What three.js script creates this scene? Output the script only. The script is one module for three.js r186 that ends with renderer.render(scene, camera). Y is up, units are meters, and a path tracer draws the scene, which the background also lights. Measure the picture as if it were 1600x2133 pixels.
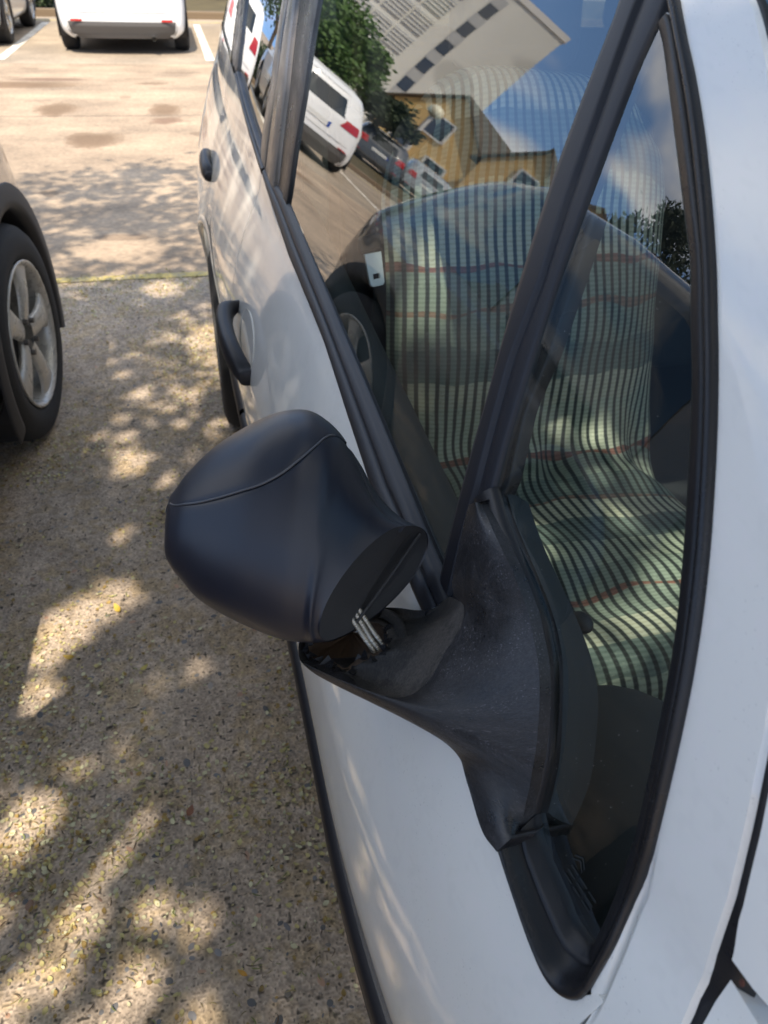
import * as THREE from 'three';
import { mergeGeometries } from 'three/addons/utils/BufferGeometryUtils.js';
import { RoundedBoxGeometry } from 'three/addons/geometries/RoundedBoxGeometry.js';
import { ImprovedNoise } from 'three/addons/math/ImprovedNoise.js';

// ---------------------------------------------------------------- camera, sky, sun, exposure
const scene = new THREE.Scene();
const D2R = Math.PI / 180;
const camera = new THREE.PerspectiveCamera(67.4, 768 / 1024, 0.02, 600);
camera.position.set(-0.064, 1.42, 0);
camera.rotation.order = 'YXZ';
camera.rotation.set(-36.7 * D2R, -14.5 * D2R, 2.3 * D2R);
camera.focus = 0.70;
camera.userData.fStop = 11;

let seed = 12345;
const rnd = () => { seed = (seed * 1664525 + 1013904223) >>> 0; return seed / 4294967296; };
const rr = (a, b) => a + (b - a) * rnd();
const noise = new ImprovedNoise();
const fbm = (x, y, z, o = 4) => { let s = 0, a = 0.5, f = 1; for (let i = 0; i < o; i++) { s += a * noise.noise(x * f, y * f, z * f); a *= 0.5; f *= 2.03; } return s; };
const sstep = (a, b, x) => { const t = Math.min(1, Math.max(0, (x - a) / (b - a))); return t * t * (3 - 2 * t); };
const mix = (a, b, t) => a + (b - a) * t;

const SUN = new THREE.Vector3(-0.17, 1, 0.6).normalize();
{
  const W = 1024, H = 512, data = new Float32Array(W * H * 4);
  for (let j = 0; j < H; j++) {
    const el = ((j + 0.5) / H - 0.5) * Math.PI, y = Math.sin(el), c = Math.cos(el);
    for (let i = 0; i < W; i++) {
      const a = ((i + 0.5) / W - 0.5) * 2 * Math.PI, x = c * Math.cos(a), z = c * Math.sin(a);
      const k = Math.max(0, y);
      let r = mix(0.36, 0.17, Math.pow(k, 0.5)), g = mix(0.64, 0.36, Math.pow(k, 0.45)), b = mix(1.12, 0.72, Math.pow(k, 0.5));
      if (y > 0.005) {
        const q = 1 / (y + 0.22), n = fbm(x * q * 1.3 + 3.1, z * q * 1.3 + 0.7, 4.2, 6);
        const cl = sstep(-0.05, 0.24, n) * sstep(0.0, 0.08, y);
        const sh = 0.82 + 0.5 * fbm(x * q * 2.6 + 9, z * q * 2.6, 1.3, 3);
        r = mix(r, 1.72 * sh, cl * 0.92); g = mix(g, 1.66 * sh, cl * 0.92); b = mix(b, 1.60 * sh, cl * 0.9);
      }
      const o = (j * W + i) * 4;
      data[o] = r; data[o + 1] = g; data[o + 2] = b; data[o + 3] = 1;
    }
  }
  const sky = new THREE.DataTexture(data, W, H, THREE.RGBAFormat, THREE.FloatType);
  sky.mapping = THREE.EquirectangularReflectionMapping; sky.magFilter = THREE.LinearFilter; sky.needsUpdate = true;
  scene.background = sky; scene.environment = sky;
  scene.backgroundIntensity = 1; scene.environmentIntensity = 1;
}
const sun = new THREE.DirectionalLight(new THREE.Color(1, 0.90, 0.76), 4.8);
sun.position.copy(SUN).multiplyScalar(40);
sun.castShadow = true; sun.shadow.mapSize.set(4096, 4096);
sun.shadow.camera.left = -25; sun.shadow.camera.right = 25; sun.shadow.camera.top = 25; sun.shadow.camera.bottom = -25; sun.shadow.camera.far = 120;
scene.add(sun); scene.add(sun.target);
const EXPOSURE = 1.58;

// ---------------------------------------------------------------- helpers
const V = (x, y, z) => new THREE.Vector3(x, y, z);
const A3 = (a) => V(a[0], a[1], a[2]);
const used = new Map();
function numbered(n) { const k = used.get(n) || 0; used.set(n, k + 1); return k ? `${n}_${String(k).padStart(3, '0')}` : n; }
function mesh(name, geo, mat, parent = scene) {
  const m = new THREE.Mesh(Array.isArray(geo) ? merge(geo) : geo, mat);
  m.name = parent === scene ? numbered(name) : name; m.castShadow = m.receiveShadow = true; parent.add(m); return m;
}
function group(name, parent = scene) { const g = new THREE.Group(); g.name = parent === scene ? numbered(name) : name; parent.add(g); return g; }
function tag(o, label, category, grp) { o.userData.label = label; o.userData.category = category; if (grp) o.userData.group = grp; return o; }
function struct(o) { o.userData.kind = 'structure'; return o; }
function merge(list) {
  return mergeGeometries(list.map((g) => { g = g.index ? g.toNonIndexed() : g; for (const k of Object.keys(g.attributes)) if (!['position', 'normal', 'uv'].includes(k)) g.deleteAttribute(k); return g; }));
}
// rows: array of arrays of Vector3 -> smooth grid, uv in metres
function grid(rows, o = {}) {
  const n = rows.length, m = rows[0].length, pos = [], uv = [], idx = [];
  const vv = [0]; for (let i = 1; i < n; i++) vv.push(vv[i - 1] + rows[i][m >> 1].distanceTo(rows[i - 1][m >> 1]));
  for (let i = 0; i < n; i++) { let u = 0; for (let j = 0; j < m; j++) { if (j) u += rows[i][j].distanceTo(rows[i][j - 1]); pos.push(rows[i][j].x, rows[i][j].y, rows[i][j].z); uv.push(o.uv ? o.uv(i, j, rows[i][j])[0] : u, o.uv ? o.uv(i, j, rows[i][j])[1] : vv[i]); } }
  for (let i = 0; i < n - 1; i++) for (let j = 0; j < m - 1; j++) {
    const a = i * m + j, b = a + 1, c = a + m, d = c + 1;
    if (o.keep && !o.keep(i, j)) continue;
    if (o.flip) idx.push(a, c, b, b, c, d); else idx.push(a, b, c, b, d, c);
  }
  const g = new THREE.BufferGeometry();
  g.setAttribute('position', new THREE.Float32BufferAttribute(pos, 3)); g.setAttribute('uv', new THREE.Float32BufferAttribute(uv, 2)); g.setIndex(idx);
  if (o.normal) { const nn = []; for (let i = 0; i < n; i++) for (let j = 0; j < m; j++) { const q = o.normal(rows[i][j], i, j); nn.push(q.x, q.y, q.z); } g.setAttribute('normal', new THREE.Float32BufferAttribute(nn, 3)); }
  else g.computeVertexNormals();
  if (o.weld) weldSeam(g, n, m);
  return g;
}
function weldSeam(g, n, m) { const a = g.attributes.normal; for (let i = 0; i < n; i++) { const p = i * m, q = p + m - 1; const v = V(a.getX(p) + a.getX(q), a.getY(p) + a.getY(q), a.getZ(p) + a.getZ(q)).normalize(); a.setXYZ(p, v.x, v.y, v.z); a.setXYZ(q, v.x, v.y, v.z); } }
function spline(pts, n, closed = false) { const c = new THREE.CatmullRomCurve3(pts, closed, 'centripetal'); return c.getSpacedPoints(closed ? n : n - 1); }
function loftRows(a, b, prof, nrm) { // cross-section prof: [t, height] between edge curves a and b
  return a.map((p, i) => { const q = b[i], N = nrm(p, q, i); return prof.map(([t, h]) => p.clone().lerp(q, t).addScaledVector(N, h)); });
}
function tube(pts, r, seg = 40, rad = 8, closed = false) { return new THREE.TubeGeometry(new THREE.CatmullRomCurve3(pts, closed), seg, r, rad, closed); }
function box(w, h, d, x, y, z, r = 0) { const g = r ? new RoundedBoxGeometry(w, h, d, 2, r) : new THREE.BoxGeometry(w, h, d); g.translate(x, y, z); return g; }
function interp(tab, x) { // tab: [[x, y] ...] ascending
  if (x <= tab[0][0]) return tab[0][1];
  for (let i = 1; i < tab.length; i++) if (x <= tab[i][0]) return mix(tab[i - 1][1], tab[i][1], (x - tab[i - 1][0]) / (tab[i][0] - tab[i - 1][0]));
  return tab[tab.length - 1][1];
}
// textures
function dataTex(w, h, f, srgb = true, rep = true) {
  const d = new Uint8Array(w * h * 4);
  for (let j = 0; j < h; j++) for (let i = 0; i < w; i++) { const c = f(i / w, j / h, i, j), o = (j * w + i) * 4; d[o] = Math.max(0, Math.min(255, c[0])); d[o + 1] = Math.max(0, Math.min(255, c[1])); d[o + 2] = Math.max(0, Math.min(255, c[2])); d[o + 3] = 255; }
  const t = new THREE.DataTexture(d, w, h); t.magFilter = THREE.LinearFilter; t.minFilter = THREE.LinearMipmapLinearFilter;
  if (rep) t.wrapS = t.wrapT = THREE.RepeatWrapping; if (srgb) t.colorSpace = THREE.SRGBColorSpace; t.needsUpdate = true; return t;
}
function canvasTex(w, h, draw, srgb = true, rep = true) {
  const c = document.createElement('canvas'); c.width = w; c.height = h; draw(c.getContext('2d'), w, h);
  const t = new THREE.CanvasTexture(c); if (rep) t.wrapS = t.wrapT = THREE.RepeatWrapping; if (srgb) t.colorSpace = THREE.SRGBColorSpace; t.magFilter = THREE.LinearFilter; return t;
}
const scaled = (t, sx, sy = sx) => { const c = t.clone(); c.repeat.set(sx, sy); c.needsUpdate = true; return c; };
// tileable value noise
function tileNoise(N, s) { const g = new Float32Array(N * N); let q = s; for (let i = 0; i < N * N; i++) { q = (q * 1664525 + 1013904223) >>> 0; g[i] = q / 4294967296; }
  return (u, v) => { const x = u * N, y = v * N, i = Math.floor(x), j = Math.floor(y); let a = x - i, b = y - j; a = a * a * (3 - 2 * a); b = b * b * (3 - 2 * b); const G = (p, r) => g[(((r % N) + N) % N) * N + (((p % N) + N) % N)]; return mix(mix(G(i, j), G(i + 1, j), a), mix(G(i, j + 1), G(i + 1, j + 1), a), b); }; }
const N8 = tileNoise(8, 11), N16 = tileNoise(16, 22), N32 = tileNoise(32, 33), N64 = tileNoise(64, 44), N128 = tileNoise(128, 55), N256 = tileNoise(256, 66);
const tfbm = (u, v) => 0.4 * N8(u, v) + 0.25 * N16(u, v) + 0.15 * N32(u, v) + 0.1 * N64(u, v) + 0.06 * N128(u, v) + 0.04 * N256(u, v);
const rgb = (r, g, b) => new THREE.Color().setRGB(r, g, b);
const std = (o) => new THREE.MeshStandardMaterial(o);
const phy = (o) => new THREE.MeshPhysicalMaterial(o);

// ---------------------------------------------------------------- materials
const grain = dataTex(512, 512, (u, v) => { const n = 128 + 90 * (N256(u, v) - 0.5) + 60 * (N128(u, v) - 0.5); return [n, n, n]; }, false);
const smudge = dataTex(512, 512, (u, v) => { const n = 255 * Math.min(1, 0.25 + 0.75 * tfbm(u, v)); return [n, n, n]; }, false);
const M = {};
const paintDust = dataTex(1024, 1024, (u, v) => { const p = tfbm(u, v), s = N256((u * 2) % 1, (v * 2) % 1), m = N32(u, v); let k = 250 - 4 * (p - .4) - 3 * sstep(.55, .8, .5 * m + .5 * N128(u, v)); if (s > .965 && N16(u, v) > .55) k -= 40 * (s - .965) / .035; return [k, k * .995, k * .98]; });
M.paint = phy({ color: rgb(0.77, 0.76, 0.735), map: scaled(paintDust, 1.6), roughness: 0.5, clearcoat: 1, clearcoatRoughness: 0.04 });
M.rubber = phy({ specularIntensity: .7, color: rgb(0.014, 0.0135, 0.015), roughness: 0.55, roughnessMap: scaled(smudge, 3), bumpMap: scaled(grain, 14), bumpScale: 0.0002 });
M.trim = phy({ specularIntensity: .75, color: rgb(0.014, 0.014, 0.018), roughness: 0.46, bumpMap: scaled(grain, 14), bumpScale: 0.00015 });
const scuffed = canvasTex(1024, 1024, (g, w, h) => {
  g.fillStyle = 'rgb(96,98,112)'; g.fillRect(0, 0, w, h);
  for (let i = 0; i < 260; i++) { const x = rnd() * w, y = rnd() * h, a = rr(-.5, .5), l = rr(15, 90); g.strokeStyle = `rgba(190,190,196,${rr(.05, .22)})`; g.lineWidth = rr(.6, 1.6); g.beginPath(); g.moveTo(x, y); g.quadraticCurveTo(x + l * .5, y + l * (a + rr(-.1, .1)) * .5, x + l * Math.cos(a), y + l * Math.sin(a)); g.stroke(); }
  for (let i = 0; i < 900; i++) { g.fillStyle = `rgba(205,203,196,${rr(.12, .6)})`; const s = rr(.6, 2.2); g.fillRect(rnd() * w, rnd() * h, s, s); }
  for (let i = 0; i < 60; i++) { const x = rnd() * w, y = rnd() * h, r = rr(10, 40); for (let k = 0; k < 40; k++) { g.fillStyle = 'rgba(150,146,140,.14)'; g.fillRect(x + rr(-r, r), y + rr(-r, r), 2, 2); } }
});
M.shell = phy({ color: rgb(0.085, 0.090, 0.115), map: scaled(scuffed, 3), roughness: 0.38, bumpMap: scaled(grain, 20), bumpScale: 0.00008 });
M.cap = M.shell;
const weathered = dataTex(512, 512, (u, v) => {
  const p = tfbm(u, v), s = N256(u * 1.0, v), f = N128((u + 0.3) % 1, v), sp = s > 0.92 && N16(u, v) > 0.55 ? 1 : 0;
  const k = 41 + 24 * (p - 0.5) + 18 * (s - 0.5) + 10 * (f - 0.5) + sp * 55; return [k, k * 0.97, k * 1.0];
});
M.sail = std({ map: scaled(weathered, 5), roughness: 0.62, roughnessMap: scaled(smudge, 5), bumpMap: scaled(grain, 12), bumpScale: 0.0003 });
const dusty = dataTex(512, 512, (u, v) => { const p = tfbm(u, v), s = N256(u, v), d = sstep(0.35, 0.7, 0.5 * N8(u, v) + 0.3 * N32(u, v) + 0.2 * N128(u, v)); const k = 42 + 18 * d + 20 * (s - 0.5) + 16 * (p - 0.5); return [k * 1.05, k * 0.97, k * 0.90]; });
M.scoop = std({ map: scaled(dusty, 5), roughness: 0.75, bumpMap: scaled(grain, 10), bumpScale: 0.0004 });
M.lip = phy({ color: rgb(.05, .05, .055), roughness: .4 });
M.endFace = std({ color: rgb(.040, .040, .041), roughness: 0.5, bumpMap: scaled(grain, 12), bumpScale: 0.0003 });
M.cavity = std({ color: rgb(0.15, 0.098, 0.062), roughness: 0.85, bumpMap: scaled(grain, 6), bumpScale: 0.0008 });
M.cable = std({ color: rgb(0.50, 0.46, 0.39), roughness: 0.4, metalness: 0.7, roughnessMap: scaled(smudge, 30) });
M.glass = phy({ color: rgb(0.84, 0.90, 0.87), roughness: 0, transmission: 1, thickness: 0, ior: 2.0 });
M.tinted = phy({ color: rgb(0.16, 0.19, 0.18), roughness: 0, transmission: 1, thickness: 0, ior: 1.52 });
M.clear = phy({ color: rgb(0.86, 0.93, 0.9), roughness: 0, transmission: 1, thickness: 0, ior: 1.5 });
M.darkGlass = phy({ color: rgb(0.018, 0.022, 0.024), roughness: 0.03, clearcoat: 1, clearcoatRoughness: 0.01 });
M.mirror = std({ color: rgb(0.8, 0.82, 0.84), roughness: 0.02, metalness: 1 });
M.cabin = std({ color: rgb(0.024, 0.029, 0.032), roughness: 0.85, bumpMap: scaled(grain, 14), bumpScale: 0.0004 });
M.cabinBlack = std({ color: rgb(0.012, 0.013, 0.014), roughness: 0.6 });
M.seatCloth = std({ color: rgb(0.03, 0.032, 0.04), roughness: 0.95 });
M.tyre = std({ color: rgb(0.016, 0.016, 0.017), roughness: 0.8, bumpMap: scaled(grain, 8), bumpScale: 0.0005 });
M.alloy = std({ color: rgb(0.50, 0.49, 0.46), roughness: 0.38, metalness: 0.75, roughnessMap: scaled(smudge, 4) });
M.nut = std({ color: rgb(.12, .11, .10), roughness: .5, metalness: .5 });
M.blackPlastic = std({ color: rgb(0.02, 0.02, 0.023), roughness: 0.6 });
M.red = phy({ color: rgb(0.42, 0.012, 0.012), roughness: 0.15, clearcoat: 1 });
M.lampClear = phy({ color: rgb(0.7, 0.7, 0.7), roughness: 0.1, clearcoat: 1 });
M.plate = std({ color: rgb(0.75, 0.75, 0.72), roughness: 0.5 });
M.plateBlue = std({ color: rgb(0.02, 0.07, 0.35), roughness: 0.5 });
// spots that the sun reaches and spots in shade below the tree: x, y, z, radius in metres
const LIT = [[-0.410,0,-1.604,0.090],[-0.506,0,-1.482,0.100],[-0.532,0,-1.317,0.080],[-0.413,0,-0.776,0.090],[-0.509,0,-0.969,0.070],[-0.323,0,-0.598,0.070],[-0.179,0,-0.700,0.045],[-0.357,0,-2.279,0.060],[-0.263,0,-2.147,0.050],[-0.497,0,-4.475,0.220],[-0.265,0,-3.857,0.100],[-0.567,0,-3.325,0.050],[-0.317,0,-2.750,0.050],[-0.061,0,-3.245,0.080],[-0.514,0,-0.756,0.060],[-0.378,0,-0.880,0.060],[-0.471,0,-0.660,0.050],[-0.262,0,-0.761,0.035],[-0.192,0,-0.584,0.030],[-0.290,0,-0.943,0.030],[-0.126,0,-0.856,0.025],[-0.439,0,-1.088,0.030],[-0.185,0,-1.306,0.030],[-0.263,0,-1.291,0.030],[-0.084,0,-1.449,0.030],[-0.030,0,-1.051,0.020],[-0.025,0,-0.834,0.020],[-0.198,0,-1.701,0.035],[-0.371,0,-1.865,0.035],[0.083,0.941,-0.263,0.030],[0.081,0.915,-0.218,0.035],[0.086,0.913,-0.187,0.030],[0.053,0.808,-0.204,0.030],[0.123,0.979,-0.131,0.018],[0.121,1.065,-0.303,0.020],[0.083,0.976,-0.401,0.022],[0.113,1.021,-0.283,0.012],[0.520,0.610,-0.720,0.070],[0.660,0.610,-0.780,0.080],[0.420,0.600,-0.920,0.060],[0.620,0.600,-0.980,0.050],[0.330,0.950,-1.280,0.070],[0.680,0.640,-1.150,0.050],[0.450,0.600,-1.100,0.040]];
const SHADE = [[-0.437,0,-1.064,0.15],[-0.137,0,-1.152,0.20],[-0.112,0,-0.803,0.20],[-0.034,0,-0.694,0.15],[-0.243,0,-0.988,0.15],[-0.139,0,-1.551,0.20],[-0.304,0,-1.852,0.25],[-0.449,0,-2.048,0.20],[-0.134,0,-1.989,0.20],[-0.412,0,-2.929,0.35],[-0.590,0,-3.656,0.30],[-0.045,0,-4.104,0.40],[-0.353,0,-5.100,0.35],[-0.688,0,-5.946,0.30],[-0.030,1.050,-0.500,0.12],[-0.060,1.080,-0.500,0.10],[0.030,1.020,-0.420,0.10],[0.100,1.000,-0.300,0.10],[0.100,1.050,-0.350,0.08],[0.050,0.850,-0.500,0.20],[0.050,0.800,-0.350,0.15],[0.100,1.000,-0.800,0.25],[0.100,1.000,-1.200,0.30],[0.150,1.200,-0.250,0.15],[0.600,0.800,-1.200,0.20],[0.500,0.600,-0.900,0.20],[0.150,1.100,-0.150,0.12],[0.100,0.950,-0.100,0.10]];
// ---------------------------------------------------------------- ground
function sheet(name, x0, x1, z0, z1, y, mat, seg = 1) {
  const g = new THREE.PlaneGeometry(x1 - x0, z0 - z1, seg, seg); g.rotateX(-Math.PI / 2); g.translate((x0 + x1) / 2, y, (z0 + z1) / 2);
  const p = g.attributes.position, u = g.attributes.uv; for (let i = 0; i < p.count; i++) u.setXY(i, p.getX(i), -p.getZ(i));
  return struct(mesh(name, g, mat));
}
const concrete = dataTex(1024, 1024, (u, v) => {
  const p = tfbm(u, v), f = N256(u, v), m = N128((u + .37) % 1, (v + .11) % 1), c = N64((u + .7) % 1, v);
  let k = 172 + 44 * (p - .5) + 46 * (f - .5) + 34 * (m - .5) + 24 * (c - .5);
  const dot = m > .78 ? 1 : 0; k -= dot * 60 * (m - .78) / .22 * 2; const dot2 = N256((u + .13) % 1, (v + .57) % 1); if (dot2 > .86) k -= 55 * sstep(.86, .94, dot2); if (dot2 < .06) k += 22;
  const d = sstep(.42, .75, .5 * N16((u + .2) % 1, (v + .6) % 1) + .5 * N64((u + .5) % 1, v)) * .13;
  return [k * (1.045 - d * .1), k * (.955 - d * .25), k * (.85 - d * .7)];
});
const concreteBump = dataTex(1024, 1024, (u, v) => { const k = 128 + 110 * (N256(u, v) - .5) + 100 * (N128((u + .37) % 1, (v + .11) % 1) - .5); return [k, k, k]; }, false);
M.slab = std({ map: scaled(concrete, 1 / .95), color: rgb(.95, .92, .90), roughness: .92, bumpMap: scaled(concreteBump, 1 / .95), bumpScale: .005 });
const laneTex = canvasTex(2048, 1024, (g, w, h) => { // lane from x -10 to 6 and z -4.05 to -12.05
  g.fillStyle = '#bba68c'; g.fillRect(0, 0, w, h);
  const X = (x) => (x + 10) / 16 * w, Y = (z) => (1 - (-4.05 - z) / 8) * h;
  const id = g.getImageData(0, 0, w, h), d = id.data;
  for (let j = 0; j < h; j++) for (let i = 0; i < w; i++) { const u = i / 512 % 1, v = j / 512 % 1, k = 1 + .34 * (tfbm(u, v) - .5) + .16 * (N256(u, v) - .5) + .22 * (fbm(i / 150, j / 60, 2, 3)); const o = (j * w + i) * 4; d[o] *= k; d[o + 1] *= k; d[o + 2] *= k; }
  g.putImageData(id, 0, 0);
  const stain = (x, z, rx, rz, n, col) => { g.fillStyle = col; g.beginPath(); for (let i = 0; i <= n; i++) { const a = i / n * 2 * Math.PI, q = .85 + .7 * fbm(x * 7 + Math.cos(a) * .8, z * 7 + Math.sin(a) * .8, 3, 5); const px = X(x + rx * Math.cos(a) * q), py = Y(z + rz * Math.sin(a) * q); if (i) g.lineTo(px, py); else g.moveTo(px, py); } g.closePath(); g.fill(); };
  const soak = (x, z, rx, rz, n, a) => { for (let i = 0; i < 9; i++) { const f = 1.15 - i * .07; stain(x + rr(-.25, .25) * rx * .4, z + rr(-.25, .25) * rz * .4, rx * f, rz * f, n, `rgba(118,94,68,${a / 5})`); } for (let i = 0; i < 40; i++) stain(x + rr(-1.3, 1.3) * rx, z + rr(-1.3, 1.3) * rz, rr(.008, .03), rr(.008, .02), 8, 'rgba(112,90,66,.35)'); };
  soak(-1.22, -8.75, .2, .40, 40, .6); soak(-.22, -8.75, .19, .36, 40, .6); soak(-.2, -8.15, .17, .2, 30, .5);
  soak(-.82, -7.35, .24, .40, 50, .62); soak(-2.0, -10.3, 1.0, .26, 50, .55); soak(-.35, -10.4, .2, .12, 30, .45); soak(-1.5, -10.7, .45, .15, 30, .5);
  for (let i = 0; i < 60; i++) stain(rr(-9, 5), rr(-11.8, -4.4), rr(.04, .22), rr(.03, .12), 18, `rgba(110,92,72,${rr(.12, .4)})`);
  g.strokeStyle = 'rgba(92,80,68,.8)'; g.lineWidth = 3; g.beginPath(); for (let i = 0; i <= 200; i++) { const x = -10 + 16 * i / 200, z = -8.42 + .02 * noise.noise(x * 2, 1, 1); if (i) g.lineTo(X(x), Y(z)); else g.moveTo(X(x), Y(z)); } g.stroke();
  g.lineWidth = 2; for (const x of [-3.4, 2.6]) { g.beginPath(); g.moveTo(X(x), Y(-4.1)); g.lineTo(X(x + .05), Y(-12)); g.stroke(); }
}, true, false);
const far = dataTex(512, 512, (u, v) => { const k = 172 + 60 * (tfbm(u, v) - .5) + 24 * (N256(u, v) - .5); return [k * 1.02, k * .92, k * .79]; });
M.lane = std({ map: laneTex, color: rgb(.68, .66, .65), roughness: .95, bumpMap: scaled(concreteBump, 6, 3), bumpScale: .004 });
M.bay = std({ map: scaled(far, 1 / 5), color: rgb(.74, .74, .74), roughness: .95 });
M.earth = std({ map: scaled(far, 1 / 9), color: rgb(.8, .8, .8), roughness: .95 });
sheet('ground', -300, 300, 300, -300, -.012, M.earth);
sheet('parking_slab', -12, 12, 14, -4.05, 0, M.slab);
{ const g = new THREE.PlaneGeometry(16, 8); g.rotateX(-Math.PI / 2); g.translate(-2, 0, -8.05); const s = struct(mesh('road', g, M.lane)); s.userData.label = 'sunlit concrete lane with brown oil stains'; }
sheet('parking_bays', -40, 20, -12.05, -19.2, 0, M.bay);
sheet('road', -40, -10, -4.05, -12.05, 0, M.bay); sheet('road', 6, 20, -4.05, -12.05, 0, M.bay);
M.linePaint = std({ map: scaled(dataTex(256, 256, (u, v) => { const w = sstep(.35, .6, tfbm(u, v) * .7 + N128(u, v) * .4); return [mix(185, 232, w), mix(172, 226, w), mix(155, 212, w)]; }), 1), roughness: .8 });
M.yellowPaint = std({ map: scaled(dataTex(256, 256, (u, v) => { const w = sstep(.3, .6, tfbm(u, v) * .6 + N64(u, v) * .45); return [mix(160, 196, w), mix(146, 174, w), mix(120, 104, w)]; }), 1.5), roughness: .85 });
for (const x of [-4.72, -2.28, .42, 2.85]) tag(struct(sheet('bay_line', x - .06, x + .06, -12.4, -17.6, .004, M.linePaint)), '', '');
for (const o of scene.children) if (o.userData.label === '') { delete o.userData.label; delete o.userData.category; }
sheet('slab_edge_line', -10, 9, -3.99, -4.055, .004, M.yellowPaint);
sheet('yellow_line', -40, 20, -18.0, -18.14, .004, M.yellowPaint);
{ // kerb and verge at the end of the bays
  const k = struct(mesh('kerb', [box(60, .14, .2, -10, .06, -18.9, .02)], std({ color: rgb(.42, .38, .33), roughness: .9, map: scaled(far, 2) })));
  sheet('verge', -40, 20, -19.0, -27, .06, std({ color: rgb(.20, .19, .10), roughness: 1, map: scaled(far, .5) }));
}
// ---------------------------------------------------------------- loose matter on the near slab
function leafGeo(l, w, bend) { const r = []; for (let i = 0; i <= 4; i++) { const t = i / 4, q = w * Math.sin(Math.PI * Math.min(.98, t * .92 + .05)); r.push([V(-q / 2, bend * (t - .5) ** 2 * 2, (t - .5) * l), V(0, bend * (t - .5) ** 2 * 2 - .12 * q, (t - .5) * l), V(q / 2, bend * (t - .5) ** 2 * 2, (t - .5) * l)]); } return grid(r); }
function scatter(name, geo, mat, n, place, colors, label, category) {
  const im = new THREE.InstancedMesh(geo, mat, n), m = new THREE.Matrix4(), q = new THREE.Quaternion(), e = new THREE.Euler();
  for (let i = 0; i < n; i++) { const s = place(i); e.set(s.rx || 0, s.ry ?? rr(0, 6.28), s.rz || 0); q.setFromEuler(e); m.compose(s.p, q, s.s); im.setMatrixAt(i, m); if (colors) im.setColorAt(i, colors(i, s)); }
  im.name = numbered(name); im.userData.kind = 'stuff'; im.castShadow = im.receiveShadow = true; scene.add(im); if (label) tag(im, label, category); return im;
}
const nearSpot = (zmax = 4.0, pw = 1.6) => { const z = -.35 - (zmax - .35) * Math.pow(rnd(), pw); return [rr(-1.1, .14), z]; };
const litter = (x, z) => .5 + 1.6 * fbm(x * 2.6 + 5, z * 2.6, 7.7, 3);
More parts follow.
